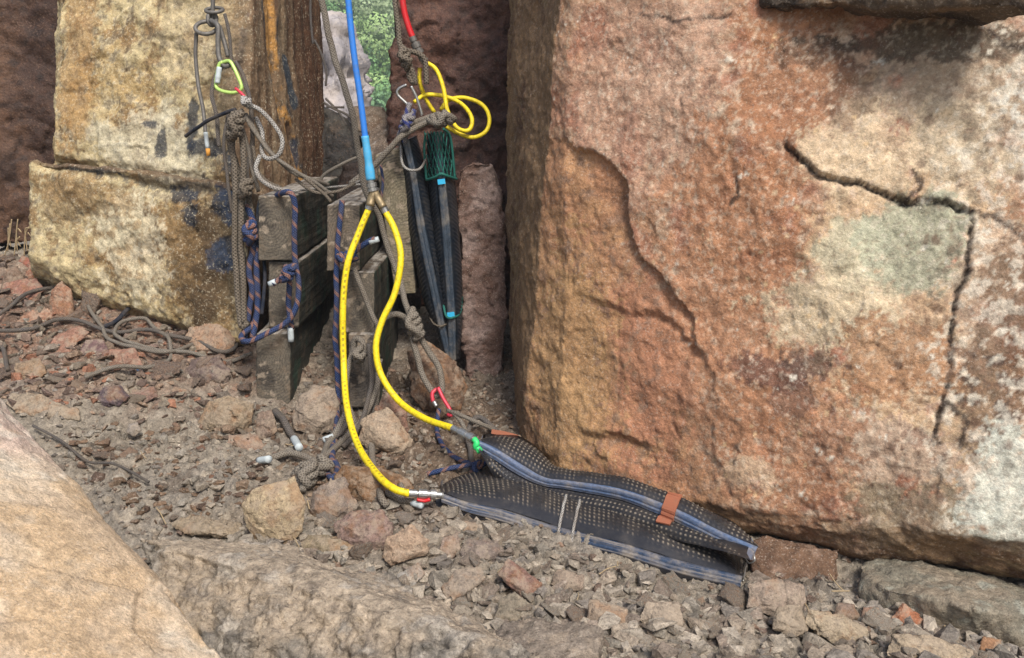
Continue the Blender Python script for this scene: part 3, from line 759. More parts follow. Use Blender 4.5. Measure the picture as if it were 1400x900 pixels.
    rock('stone', [[P(*q) for q in [(505, 180, 4.1), (535, 155, 4.15), (540, 200, 4.0), (530, 240, 3.95), (500, 250, 3.95), (495, 210, 4.0), (505, 180, 4.5), (540, 180, 4.5), (540, 250, 4.4), (500, 250, 4.4)]]], 0.006, 2,
         rough_sculpt(0.02, 0.012, 0.005, 217, 0.02), flat_paint(lin(136, 116, 96), lin(104, 88, 74), lin(170, 160, 148), 215, 8, 30), M_ROCK_FINE, 'pale broken stone in the gap between the blue hose and the dark wall', 'stone')
    # pale cliff outside
    cp = flat_paint(lin(158, 150, 148), lin(124, 118, 118), lin(178, 164, 152), 221, 1.2, 5)
    rock('cliff', [[P(*q) for q in [(380, 24, 9.0), (432, 26, 8.8), (455, 36, 8.6), (468, 80, 8.4), (484, 130, 8.2), (492, 168, 8.0), (380, 180, 8.2), (360, 60, 9), (380, 40, 12), (450, 50, 12), (486, 170, 12), (380, 180, 12)]]], 0.035, 2,
         lambda V, N: 0.14 * fbm(V, 0.9, 4, 223) + 0.05 * fbm(V, 4, 4, 224) + 0.22 * facets(V, 1.6, 225) + 0.09 * facets(V, 5, 226), cp, M_CLIFF, 'pale grey rock face in the gap seen outside the cleft', 'rock face')

M_TAN = rock_mat('smooth_tan_rock', rough=0.8, grain=1.5, grain_amt=0.4, lf=0.55, df=0.35, bmp=0.8, light=(0.66, 0.54, 0.40), dark=(0.3, 0.2, 0.12))
M_CLIFF = rock_mat('pale_cliff', rough=0.9, grain=0.2, grain_amt=0.25)
big_boulder()
left_boulder()
other_rocks()
build_ground()

# ------------------------------------------------------------------ stones
def stone_mat(name, rough=0.88):
    """broken stone, its own colour set per object, clay dust and dark grains on it"""
    s = NT(name)
    pos = s.n('ShaderNodeTexCoord').outputs['Object']
    oi = s.n('ShaderNodeObjectInfo')
    base = oi.outputs['Color']
    v = s.n('ShaderNodeVectorMath', operation='ADD'); s.l(pos, v.inputs[0])
    cx = s.n('ShaderNodeCombineXYZ'); s.l(s.math('MULTIPLY', oi.outputs['Random'], 37.0), cx.inputs[0]); s.l(cx.outputs[0], v.inputs[1])
    pos = v.outputs[0]
    big = s.noise(pos, 14, 4, 0.6); mid = s.noise(pos, 60, 6, 0.68); fine = s.noise(pos, 210, 3, 0.7)
    col = s.mix(1.0, base, s.mapr(mid, 0.3, 0.7, 0.62, 1.38), 'MULTIPLY')
    col = s.mix(1.0, col, s.mapr(fine, 0.3, 0.7, 0.7, 1.3), 'MULTIPLY')
    rust = s.ramp(big, [(0.52, 0.0), (0.62, 1.0)])
    col = s.mix(s.math('MULTIPLY', rust, 0.45), col, tuple(lin(146, 106, 72)))
    clay = s.ramp(s.noise(pos, 26, 5, 0.7), [(0.46, 0.0), (0.60, 1.0)])
    col = s.mix(s.math('MULTIPLY', clay, 0.55), col, tuple(lin(164, 148, 128)))
    spots = s.ramp(s.noise(pos, 120, 4, 0.7), [(0.30, 1.0), (0.40, 0.0)])
    col = s.mix(s.math('MULTIPLY', spots, 0.6), col, (0.05, 0.04, 0.033))
    s.l(col, s.b.inputs['Base Color'])
    s.b.inputs['Roughness'].default_value = rough
    s.b.inputs['Specular IOR Level'].default_value = 0.25
    b = s.bump(mid, 0.8, 0.010); b = s.bump(fine, 0.5, 0.004, b)
    s.l(b, s.b.inputs['Normal'])
    return s.m

M_STONE = stone_mat('broken_stone')

def placed_stone(name, outline, rgb, label, bulge=0.5, tilt=0.8, seed=0, lift=0.0, Y0=None, mat=None, amp=1.0, cat='stone'):
    ys = [q[1] for q in outline]; yb = max(ys); cx = np.mean([q[0] for q in outline])
    g = hit_ground(cx, yb)
    Yb = g[1] if Y0 is None else Y0
    mpp = Yb / FPX
    front = [P(x, y, Yb + (yb - y) * mpp * tilt) for x, y in outline]
    c = np.mean(front, 0)
    size = np.max(np.ptp(np.array(front), axis=0))
    v = c - np.array([0, 0, CAM_Z]); v /= np.linalg.norm(v)
    rs = random.Random(seed + int(cx))
    top = [c + (q - c) * rs.uniform(0.35, 0.72) - v * size * 0.22 * bulge * rs.uniform(0.5, 1.2) for q in front[::1]]
    bot = [c + (q - c) * 0.75 + v * size * 0.45 for q in front]
    pts = front + top + bot
    vox = max(0.0028, size / 75)
    me = remesh(hull_mesh([pts]), vox, 0)
    V = get_co(me); N = get_no(me)
    k = size * amp
    Vw = V + 0.02 * size * np.stack([fbm(V, 8 / size, 2, 3), fbm(V, 8 / size, 2, 4), fbm(V, 8 / size, 2, 6)], 1)
    D = N * (0.03 * k * fbm(V, 1.2 / size, 3, seed) + 0.012 * k * fbm(V, 5 / size, 4, seed + 3)
             + 0.045 * k * facets(Vw, 2.6 / size, seed + 5) + 0.016 * k * facets(Vw, 8 / size, seed + 6) + 0.006 * k * fbm(V, 22 / size, 3, seed + 6))[:, None]
    me.vertices.foreach_set('co', (V + D).ravel()); me.update()
    o = link(name, me, mat or M_STONE); recentre(o)
    c_ = lin(*rgb); o.color = tuple(c_ * 0.82 + c_.mean() * 0.18) + (1.0,)
    tag(o, label, cat)
    return o

STONES = [
 ([(330, 690), (350, 668), (402, 652), (418, 690), (412, 728), (385, 753), (350, 740), (338, 720)], (172, 150, 114), 'squarish ochre block standing on its corner in front of the grey rope knot', 0.7, 0.25),
 ([(270, 578), (285, 548), (312, 538), (348, 552), (345, 578), (330, 592), (280, 590)], (146, 126, 98), 'rounded ochre stone left of the foot of the left timber stack', 1, 0.5),
 ([(398, 565), (410, 540), (430, 528), (458, 532), (466, 565), (455, 590), (425, 597), (402, 585)], (142, 124, 104), 'brownish round stone between the feet of the two timber stacks', 1, 0.5),
 ([(488, 602), (496, 575), (530, 556), (566, 600), (562, 622), (540, 624), (495, 610)], (160, 138, 112), 'pale wedge shaped stone under the yellow hose', 1, 0.4),
 ([(512, 560), (528, 536), (556, 562), (560, 596), (540, 598)], (136, 98, 78), 'reddish flat stone leaning behind the pale wedge stone', .6, 0.3),
 ([(456, 652), (470, 636), (520, 640), (560, 655), (568, 682), (500, 692), (470, 676)], (118, 84, 50), 'wet orange brown stone under the loop of yellow hose', .5, 0.5),
 ([(418, 700), (436, 662), (470, 652), (490, 690), (486, 712), (440, 716)], (128, 112, 98), 'grey clay smeared stone right of the ochre block', .8, 0.5),
 ([(456, 716), (480, 700), (520, 698), (540, 722), (532, 750), (500, 756), (462, 738)], (132, 106, 94), 'pinkish grey stone below the end of the left yellow hose', .8, 0.6),
 ([(522, 762), (530, 735), (562, 716), (590, 738), (584, 758), (534, 774)], (164, 136, 108), 'stone with a pale orange underside below the lower hose coupling', .7, 0.5),
 ([(408, 748), (420, 730), (480, 738), (492, 756), (450, 764)], (134, 118, 90), 'thin greenish brown flake right below the ochre block', .3, 0.8),
 ([(626, 755), (640, 736), (680, 738), (694, 758), (676, 774), (636, 772)], (128, 112, 100), 'grey stone just below the first third of the lower cushion', .8, 0.7),
 ([(622, 724), (636, 713), (656, 716), (654, 732), (630, 734)], (146, 122, 98), 'small light brown stone under the dark strap of the lower cushion', .8, 0.7),
 ([(680, 786), (694, 761), (742, 798), (728, 822), (706, 812)], (128, 94, 80), 'angular reddish brown block with sharp edges below the middle of the lower cushion', .6, 0.6),
 ([(604, 806), (622, 780), (660, 773), (664, 790), (640, 812), (612, 826)], (142, 126, 108), 'flat grey brown slab lying slanted left of the reddish block', .4, 1.0),
 ([(540, 806), (544, 786), (572, 768), (582, 784), (560, 808)], (152, 144, 132), 'pale grey flat chip below the stone with the orange underside', .4, 0.9),
 ([(484, 812), (488, 780), (512, 774), (520, 800), (508, 818)], (128, 122, 110), 'grey angular chip left of the pale flat chip', .5, 0.8),
 ([(676, 846), (682, 820), (704, 808), (724, 826), (718, 850), (694, 854)], (128, 116, 96), 'rounded muddy stone just above the flat slab at the bottom edge', .8, 0.7),
 ([(1022, 830), (1024, 800), (1060, 790), (1100, 800), (1104, 836), (1060, 846)], (150, 130, 110), 'muddy square stone below the end of the cushions', .6, 0.7),
 ([(1054, 862), (1062, 830), (1094, 826), (1108, 856), (1090, 872)], (146, 128, 104), 'muddy stone below the square stone near the bottom edge', .7, 0.7),
 ([(1098, 852), (1104, 834), (1150, 842), (1184, 862), (1180, 882), (1142, 886)], (164, 144, 114), 'long pale brown stone left of the orange triangular stone', .6, 0.7),
 ([(1212, 852), (1236, 824), (1262, 846), (1254, 862), (1226, 868)], (158, 96, 58), 'small bright orange triangular stone in front of the grey green block', .6, 0.4),
 ([(1210, 892), (1218, 868), (1270, 868), (1330, 890), (1326, 912), (1260, 920), (1216, 908)], (160, 140, 112), 'pale brown flat stone on the bottom edge near the right corner', .5, 0.7),
 ([(1336, 886), (1344, 870), (1370, 874), (1366, 894), (1346, 896)], (148, 106, 70), 'small orange brown stone in front of the grey green block near the right corner', .6, 0.6),
 ([(1137, 846), (1146, 824), (1168, 826), (1178, 846), (1160, 856)], (128, 108, 92), 'brown stone just left of the black gap under the big boulder', .7, 0.6),
 ([(1176, 848), (1180, 830), (1202, 830), (1204, 850), (1190, 858)], (138, 106, 84), 'small brown cube shaped stone at the mouth of the black gap', .7, 0.5),
 ([(6, 552), (14, 537), (60, 541), (108, 560), (110, 576), (60, 572), (20, 566)], (150, 132, 108), 'long flat slab pointing right, just above the tan boulder', .3, 0.8),
 ([(130, 548), (140, 530), (164, 527), (176, 542), (164, 556), (140, 556)], (92, 76, 78), 'small dark purple stone right of the long flat slab', .7, 0.6),
 ([(167, 548), (180, 534), (210, 530), (216, 542), (196, 554)], (128, 98, 84), 'flat reddish stone beside the dark purple stone', .5, 0.7),
 ([(248, 468), (258, 448), (300, 440), (322, 462), (318, 482), (270, 488)], (156, 124, 96), 'orange tan rock at the foot of the pale boulder under the ropes', .8, 0.6),
 ([(250, 512), (262, 492), (300, 488), (318, 506), (310, 528), (266, 528)], (104, 86, 78), 'dark brown rock under the orange tan rock', .8, 0.6),
 ([(108, 482), (118, 466), (142, 464), (150, 484), (134, 500)], (112, 84, 80), 'purplish diamond shaped stone among the loose rope', .4, 0.8),
 ([(143, 498), (150, 478), (184, 476), (196, 500), (180, 514), (158, 512)], (146, 104, 82), 'reddish stone right of the purplish diamond shaped stone', .5, 0.8),
 ([(60, 492), (72, 460), (108, 446), (122, 454), (88, 490)], (144, 102, 80), 'long slanted reddish slab between the rope loops on the left', .4, 1.0),
 ([(66, 432), (70, 398), (84, 384), (98, 396), (102, 430), (86, 440)], (150, 104, 74), 'upright rusty stone near the corner of the pale boulder', .6, 0.4),
 ([(0, 408), (6, 388), (50, 380), (62, 396), (48, 410)], (146, 100, 80), 'flat pinkish slab at the left edge near the dark wall', .3, 0.9),
 ([(20, 444), (34, 424), (68, 418), (74, 434), (50, 446)], (156, 112, 84), 'flat orange brown stone below the flat pinkish slab', .4, 0.9),
 ([(18, 366), (30, 350), (54, 358), (48, 368)], (144, 84, 64), 'small red wedge on top of the heap by the dark wall', .4, 0.5),
 ([(2, 396), (4, 368), (24, 364), (34, 384), (28, 398)], (124, 100, 80), 'brown stone under the small red wedge', .7, 0.5),
 ([(34, 380), (40, 364), (62, 364), (68, 376), (54, 384)], (158, 98, 66), 'small orange stone beside the small red wedge', .5, 0.5),
 ([(163, 518), (174, 504), (200, 500), (208, 512), (190, 522)], (58, 88, 118), 'small blue stained stone lying among the rope loops', .3, 0.9),
 ([(16, 512), (22, 496), (54, 490), (64, 510), (44, 524)], (142, 118, 90), 'dull yellow stone left of the loose rope tail', .5, 0.8),
 ([(58, 520), (66, 504), (116, 500), (124, 512), (110, 524)], (140, 124, 108), 'flat grey stone lying right of the dull yellow stone', .3, 1.0),
 ([(306, 612), (312, 594), (352, 594), (364, 612), (348, 620)], (150, 122, 100), 'flat pinkish brown stone just below the rounded ochre stone', .4, 0.9),
 ([(172, 592), (176, 580), (188, 578), (194, 590), (184, 598)], (142, 130, 116), 'small round grey pebble on the mud left of the ochre stones', .8, 0.6),
 ([(230, 716), (260, 702), (330, 716), (336, 738), (300, 738), (250, 730)], (146, 128, 102), 'flat muddy slab just left of the ochre block', .4, 0.9),
 ([(348, 600), (352, 566), (372, 558), (380, 590), (366, 604)], (128, 106, 88), 'brown stone wedged under the left timber stack', .7, 0.4),
 ([(600, 760), (604, 736), (626, 728), (630, 752), (618, 766)], (150, 128, 110), 'small clay covered stone left of the grey stone below the cushion', .8, 0.6),
 ([(752, 800), (762, 776), (800, 786), (796, 806), (770, 812)], (144, 124, 104), 'muddy lump right of the reddish brown block', .7, 0.7),
 ([(800, 856), (806, 820), (860, 832), (856, 866), (826, 876)], (150, 128, 104), 'large muddy lump right of the flat slab at the bottom edge', .7, 0.7),
 ([(870, 850), (884, 820), (930, 826), (934, 856), (900, 866)], (156, 138, 116), 'large pale clay lump below the tips of the cushions', .7, 0.7),
]
for _i, (ol, rgb, lab, bu, ti) in enumerate(STONES):
    placed_stone('stone', ol, rgb, lab, bu, ti, seed=300 + _i * 11, amp=0.6 if _i == 0 else 1.0)
# the muddy stone the rocks and timbers stand on at the back of the cleft
placed_stone('rock', [(560, 540), (556, 480), (580, 462), (622, 496), (640, 530), (630, 560), (590, 566)], (112, 84, 62), 'brown earth covered rock behind the knotted grey rope', 0.8, 0.5, 900, cat='rock')

# ---- loose stones scattered as copies of a few angular shapes
def proto_stone(seed, sx, sy, sz):
    import bmesh
    rs = random.Random(seed); pts = []
    for k in range(11):
        a = np.array([rs.uniform(-1, 1), rs.uniform(-1, 1), rs.uniform(-1, 1)])
        a = a / max(abs(a)) * rs.uniform(0.8, 1.0)
        a = a / (np.linalg.norm(a) ** 0.25)
        pts.append(a * np.array([sx, sy, sz]) * 0.5)
    me = remesh(hull_mesh([pts]), 0.034, 0)
    V = get_co(me); N = get_no(me)
    V = V + N * (0.025 * fbm(V, 2.0, 3, seed) + 0.012 * fbm(V, 9, 3, seed + 1) + 0.045 * facets(V, 2.8, seed + 2) + 0.014 * facets(V, 9, seed + 3))[:, None]
    me.vertices.foreach_set('co', V.ravel()); me.update()
    me.materials.append(M_STONE)
    return me
PROTOS = [proto_stone(1000 + k, 1.0, random.Random(k).uniform(0.6, 1.0), random.Random(k + 50).choice([0.22, 0.32, 0.45, 0.65])) for k in range(16)]

NO_STONES = np.array([(590, 640), (604, 690), (640, 716), (700, 738), (760, 758), (850, 782), (930, 808), (1010, 826), (1050, 800), (1050, 740), (800, 640), (660, 590)], float)
def scatter(region, n, smin, smax, palette, label, group, seed, name='stone', flat=0.6):
    rs = random.Random(seed); L = np.array(region, float)
    x0, y0 = L.min(0); x1, y1 = L.max(0); placed = []; tries = 0
    while len(placed) < n and tries < n * 40:
        tries += 1
        x, y = rs.uniform(x0, x1), rs.uniform(y0, y1)
        if not in_poly(np.array([[x, y]]), L)[0] or in_poly(np.array([[x, y]]), NO_STONES)[0]: continue
        g = hit_ground(x, y)
        s = smin + (smax - smin) * rs.random() ** 2
        if any((g[0] - q[0]) ** 2 + (g[1] - q[1]) ** 2 < (0.42 * (s + q[2])) ** 2 for q in placed): continue
        placed.append((g[0], g[1], s))
        me = rs.choice(PROTOS)
        o = bpy.data.objects.new(name, me); COL.objects.link(o)
        z = float(ground_z(np.array([[g[0], g[1]]]))[0])
        o.location = (g[0], g[1], z + s * 0.10)
        o.rotation_euler = (rs.gauss(0, 0.3), rs.gauss(0, 0.3), rs.uniform(0, 6.28))
        o.scale = (s, s * rs.uniform(0.7, 1.0), s * rs.uniform(0.6, 1.0))
        c = rs.choice(palette); f = rs.uniform(0.8, 1.15)
        c_ = lin(*c) * f; o.color = tuple(c_ * 0.82 + c_.mean() * 0.18) + (1.0,)
        tag(o, label, 'stone', group)

RED = [(142, 114, 92), (128, 106, 90), (150, 124, 100), (118, 100, 86), (142, 128, 108), (156, 106, 78), (110, 90, 78), (134, 120, 104)]
GREY = [(148, 138, 122), (162, 148, 128), (134, 124, 112), (152, 136, 116), (136, 120, 104), (174, 160, 140)]
EARTH = [(112, 88, 68), (128, 102, 78), (98, 78, 64), (140, 116, 92)]
scatter([(0, 352), (45, 352), (120, 408), (235, 440), (330, 480), (335, 540), (260, 530), (120, 540), (0, 540)], 95, 0.05, 0.15, RED,
        'reddish broken stone in the scree at the foot of the pale boulder', 'reddish scree by the pale boulder', 11)
scatter([(110, 545), (340, 540), (400, 600), (330, 650), (330, 740), (230, 720), (120, 640), (60, 585)], 34, 0.03, 0.08, GREY + RED,
        'small flat stone pressed into the mud above the tan boulder', 'small stones in the mud above the tan boulder', 12)
scatter([(430, 700), (600, 700), (700, 740), (860, 775), (1010, 812), (1020, 880), (840, 870), (650, 840), (500, 790), (430, 760)], 85, 0.035, 0.11, GREY,
        'clay coated stone in the rubble in front of the lower cushion', 'clay coated rubble before the cushions', 13)
scatter([(820, 830), (1010, 810), (1180, 850), (1210, 880), (1400, 890), (1400, 930), (820, 930)], 50, 0.03, 0.08, GREY,
        'pale muddy stone in the rubble along the bottom right edge', 'pale muddy rubble at the bottom right', 14)
scatter([(360, 555), (470, 590), (600, 560), (700, 600), (600, 660), (480, 640), (380, 620)], 32, 0.03, 0.08, EARTH + RED,
        'brown stone in the damp earth around the feet of the timbers', 'brown stones around the timbers', 15)

# ---- fine gravel and clay crumbs: nobody could count them
def build_gravel():
    rs = np.random.RandomState(77)
    base = []
    import bmesh
    for k in range(10):
        pts = rs.normal(size=(11, 3)); pts /= np.linalg.norm(pts, axis=1)[:, None] ** 0.8
        pts *= np.array([0.5, rs.uniform(0.35, 0.5), rs.uniform(0.2, 0.42)])
        me = hull_mesh([list(pts)]); V = get_co(me)
        base.append((V, np.array([list(p.vertices) for p in me.polygons if len(p.vertices) == 3])))
        bpy.data.meshes.remove(me)
    VV, FF, CC = [], [], []; off = 0
    n = 13000
    xs = rs.uniform(-1.9, 1.9, n * 3); ys = 1.15 + 2.7 * rs.rand(n * 3)
    xy = np.stack([xs, ys], 1)
    keep = np.abs(xs / ys) < 0.62
    dens = fbm(np.concatenate([xy, np.zeros((len(xy), 1))], 1), 3.5, 3, 401)
    keep &= (dens + rs.rand(len(xs)) * 0.9) > 0.25
    xy = xy[keep][:n]
    z = ground_z(xy)
    pal = np.array([lin(*c) for c in GREY + RED[:3] + GREY])
    for i in range(len(xy)):
        V, F = base[rs.randint(10)]
        s = 0.006 + 0.026 * rs.rand() ** 3
        a = rs.uniform(0, 6.28); ca, sa = math.cos(a), math.sin(a)
        Rm = np.array([[ca, -sa, 0], [sa, ca, 0], [0, 0, 1]])
        t = rs.normal(0, 0.5, 2); cx_, sx_ = math.cos(t[0]), math.sin(t[0])
        Rm = Rm @ np.array([[1, 0, 0], [0, cx_, -sx_], [0, sx_, cx_]])
        VV.append((V * s) @ Rm.T + np.array([xy[i, 0], xy[i, 1], z[i] + s * 0.12])); FF.append(F + off); off += len(V)
        CC.append(np.tile(pal[rs.randint(len(pal))] * rs.uniform(0.7, 1.15), (len(V), 1)))
    me = mesh_np('gravel', np.concatenate(VV), np.concatenate(FF), smooth=False)
    set_col(me, np.concatenate(CC))
    tag(link('gravel', me, M_GROUND), 'clay crumbs and gravel strewn over the muddy ground', 'gravel', kind='stuff')
build_gravel()

def build_clods():
    rs = np.random.RandomState(177); base = []
    for k in range(24):
        pts = rs.uniform(-1, 1, size=(12, 3)); pts /= np.abs(pts).max(1)[:, None] ** 0.8
        pts *= np.array([0.55, rs.uniform(0.3, 0.5), rs.uniform(0.14, 0.4)])
        me = hull_mesh([list(pts)]); V = get_co(me)
        base.append((V, np.array([list(p.vertices) for p in me.polygons if len(p.vertices) == 3])))
        bpy.data.meshes.remove(me)
    reg = [([(380, 700), (600, 690), (1000, 800), (1180, 830), (1400, 880), (1400, 960), (0, 960), (230, 760)], 2300, 0.022, 0.062, GREY),
           ([(0, 350), (120, 405), (330, 480), (345, 560), (120, 560), (0, 560)], 700, 0.02, 0.055, RED),
           ([(350, 560), (700, 570), (700, 700), (400, 700), (200, 720), (60, 600)], 650, 0.015, 0.045, EARTH + GREY[:2])]
    VV, FF, CC = [], [], []; off = 0
    for L, n, s0, s1, pal in reg:
        L = np.array(L, float); c = 0
        while c < n:
            x = rs.uniform(L[:, 0].min(), L[:, 0].max()); y = rs.uniform(L[:, 1].min(), L[:, 1].max())
            if not in_poly(np.array([[x, y]]), L)[0]: continue
            c += 1
            if in_poly(np.array([[x, y]]), NO_STONES)[0]: continue
            g = hit_ground(x, y); V, F = base[rs.randint(24)]
            s = s0 + (s1 - s0) * rs.rand() ** 2.2
            a = rs.uniform(0, 6.28); ca, sa = math.cos(a), math.sin(a); t = rs.normal(0, 0.45); ct, st = math.cos(t), math.sin(t)
            Rm = np.array([[ca, -sa, 0], [sa, ca, 0], [0, 0, 1]]) @ np.array([[1, 0, 0], [0, ct, -st], [0, st, ct]])
            z = float(ground_z(g[None, :2])[0])
            VV.append((V * s) @ Rm.T + np.array([g[0], g[1], z + s * 0.08])); FF.append(F + off); off += len(V)
            CC.append(np.tile(lin(*pal[rs.randint(len(pal))]) * rs.uniform(0.75, 1.15), (len(V), 1)))
    me = mesh_np('clay_clods', np.concatenate(VV), np.concatenate(FF), smooth=False)
    set_col(me, np.concatenate(CC))
    tag(link('clay_clods', me, M_GROUND), 'broken clay clods and chips heaped over the ground', 'clay clods', kind='stuff')
build_clods()

# ------------------------------------------------------------------ far wooded hillside through the cleft
def build_hill():
    xs = np.linspace(-60, 30, 120); ys = np.linspace(40, 160, 110)
    X, Y = np.meshgrid(xs, ys); xy = np.stack([X.ravel(), Y.ravel()], 1)
    p = np.concatenate([xy, np.zeros((len(xy), 1))], 1)
    z = -4 + (xy[:, 1] - 40) * 0.3 + 3 * fbm(p, 0.05, 4, 501)
    V = np.concatenate([xy, z[:, None]], 1); nx, ny = 120, 110
    i = (np.arange(ny - 1)[:, None] * nx + np.arange(nx - 1)[None]).ravel()
    me = mesh_np('hillside', V, np.stack([i, i + 1, i + nx + 1, i + nx], 1))
    set_col(me, np.ones((len(V), 1)) * lin(104, 128, 72)[None])
    tag(link('hillside', me, M_CLIFF), kind='structure')
    rs = np.random.RandomState(9)
    Q, F, C = [], [], []; off = 0
    crowns = 0
    for k in range(330):
        y = rs.uniform(48, 120); x = y * rs.uniform(-0.25, -0.10)
        zb = -4 + (y - 40) * 0.3 + 3 * float(fbm(np.array([[x, y, 0.0]]), 0.05, 4, 501)[0])
        r = rs.uniform(1.2, 2.4); h = rs.uniform(1.5, 4.0)
        base = lin(*[(140, 180, 84), (112, 158, 80), (160, 192, 104), (104, 146, 88), (156, 176, 120)][rs.randint(5)])  # light leaf greens paint in part of the distance haze
        nl = 5
        cl = rs.normal(size=(nl + 3, 3)) * np.array([0.6, 0.6, 0.35]) * r + np.array([x, y, zb + h])
        for c in cl:
            m = 190
            d = rs.normal(size=(m, 3)); d /= np.linalg.norm(d, axis=1)[:, None]
            pos = c + d * (r * 0.55) * rs.uniform(0.6, 1.0, (m, 1)) * np.array([1, 1, 0.7])
            s = 0.085 * rs.uniform(0.6, 1.4, m)
            a = rs.normal(size=(m, 3)); a -= d * (a * d).sum(1)[:, None] * 0.7; a /= np.linalg.norm(a, axis=1)[:, None]
            b = np.cross(d, a)
            Q.append(np.stack([pos - a * s[:, None], pos + b * s[:, None], pos + a * s[:, None], pos - b * s[:, None]], 1).reshape(-1, 3))
            F.append(np.arange(m * 4).reshape(-1, 4) + off); off += m * 4
            C.append(np.tile(base * rs.uniform(0.75, 1.2), (m * 4, 1)))
    me = mesh_np('woodland', np.concatenate(Q), np.concatenate(F), smooth=False)
    set_col(me, np.concatenate(C))
    s = NT('woodland_leaf'); s.l(s.n('ShaderNodeAttribute', attribute_name='tint').outputs['Color'], s.b.inputs['Base Color'])
    s.b.inputs['Roughness'].default_value = 0.7
    tag(link('woodland', me, s.m), 'pale green wooded hillside seen far off through the cleft', 'woodland', kind='stuff')
build_hill()

def build_haze():
    x0, x1, y0, y1, z0, z1 = -70.0, 40.0, -6.0, 175.0, -9.0, 60.0
    V = [(x, y, z) for x in (x0, x1) for y in (y0, y1) for z in (z0, z1)]
    F = [(0, 1, 3, 2), (4, 6, 7, 5), (0, 4, 5, 1), (2, 3, 7, 6), (0, 2, 6, 4), (1, 5, 7, 3)]
    me = bpy.data.meshes.new('haze'); me.from_pydata(V, [], F); me.update()
    m = bpy.data.materials.new('haze'); m.use_nodes = True; t = m.node_tree
    for n in list(t.nodes): t.nodes.remove(n)
    o = t.nodes.new('ShaderNodeOutputMaterial'); v = t.nodes.new('ShaderNodeVolumePrincipled')
    v.inputs['Density'].default_value = 0.0038; v.inputs['Color'].default_value = (0.86, 0.91, 0.95, 1); v.inputs['Anisotropy'].default_value = 0.2
    t.links.new(v.outputs[0], o.inputs['Volume'])
    tag(link('haze', me, m), 'thin pale air over the valley beyond the cleft', 'haze', kind='stuff')
HAZE = True

# ------------------------------------------------------------------ timbers
def timber_mat():
    s = NT('weathered_timber')
    at = s.n('ShaderNodeAttribute', attribute_name='tint').outputs['Color']
    pos = s.n('ShaderNodeTexCoord').outputs['Object']
    fine = s.noise(s.scalev(pos, (1, 0.12, 1)), 160, 5, 0.65); mid = s.noise(pos, 30, 5, 0.65)
    col = s.mix(1.0, at, s.mapr(fine, 0.3, 0.7, 0.62, 1.4), 'MULTIPLY')
    mud = s.ramp(s.noise(pos, 14, 8, 0.75), [(0.50, 0.0), (0.72, 1.0)])
    col = s.mix(s.math('MULTIPLY', mud, 0.5), col, tuple(lin(138, 116, 92)))
    s.l(col, s.b.inputs['Base Color']); s.b.inputs['Roughness'].default_value = 0.82
    s.b.inputs['Specular IOR Level'].default_value = 0.3
    b = s.bump(fine, 0.6, 0.004); b = s.bump(mid, 0.4, 0.006, b); s.l(b, s.b.inputs['Normal'])
    return s.m
M_TIMBER = timber_mat()

def timber(x0, y0, x1, y1, Y, length, label, group, seed, back_shift=0.0, side=(56, 54, 44), end=(108, 98, 82), quad=None):
    """a squared beam whose end grain faces the viewer"""
    if quad is None: quad = [(x0, y0), (x1, y0), (x1, y1), (x0, y1)]
    f = [P(x, y, Y) for x, y in quad]
    b = [q + np.array([back_shift, length, 0]) for q in f]
    me = remesh(hull_mesh([f + b]), 0.0045, 2)
    V = get_co(me); N = get_no(me)
    c = np.mean(f, 0); wd = abs(f[1][0] - f[0][0]); ht = abs(f[3][2] - f[0][2])
    g = fbm(V * np.array([1, 0.06, 1]), 55, 3, seed)
    D = N * (0.0025 * fbm(V, 8, 3, seed + 1) + 0.0016 * g)[:, None]
    rs = random.Random(seed)
    rc = c + np.array([rs.uniform(-0.25, 0.25) * wd, 0, rs.uniform(-0.1, 0.2) * ht])
    rad = np.hypot((V[:, 0] - rc[0]) * 1.0, (V[:, 2] - rc[2]) * 0.8) + 0.004 * fbm(V, 25, 3, seed + 2)
    ring = 0.5 + 0.5 * np.sin(rad * 2 * math.pi / 0.0085)
    ye = sstep(-0.5, -0.9, N[:, 1])
    D -= N * (0.0015 * ring * ye)[:, None]
    me.vertices.foreach_set('co', (V + D).ravel()); me.update()
    n1 = fbm(V, 10, 4, seed + 3); n2 = fbm(V, 34, 4, seed + 4)
    e = mixc(np.ones((len(V), 1)) * lin(*end)[None], lin(58, 52, 46), np.clip(0.55 * ring + sstep(0.0, 0.5, n1) * 0.55, 0, 1))
    e = mixc(e, lin(164, 146, 122), sstep(0.30, 0.5, n2 + 0.3 * n1) * 0.7)
    sd_ = mixc(np.ones((len(V), 1)) * lin(*side)[None], lin(62, 62, 52), sstep(-0.2, 0.4, g))
    sd_ = mixc(sd_, lin(46, 80, 62), sstep(0.1, 0.45, n1) * 0.6)
    tp = mixc(np.ones((len(V), 1)) * lin(150, 142, 130)[None], lin(96, 84, 70), sstep(-0.2, 0.4, g + n2))
    col = sd_ * (1 - ye[:, None]) + e * ye[:, None]
    up = sstep(0.5, 0.85, N[:, 2])[:, None]
    col = col * (1 - up) + tp * up
    set_col(me, col)
    o = link('timber_block', me, M_TIMBER); recentre(o)
    tag(o, label, 'timber', group)
    return o

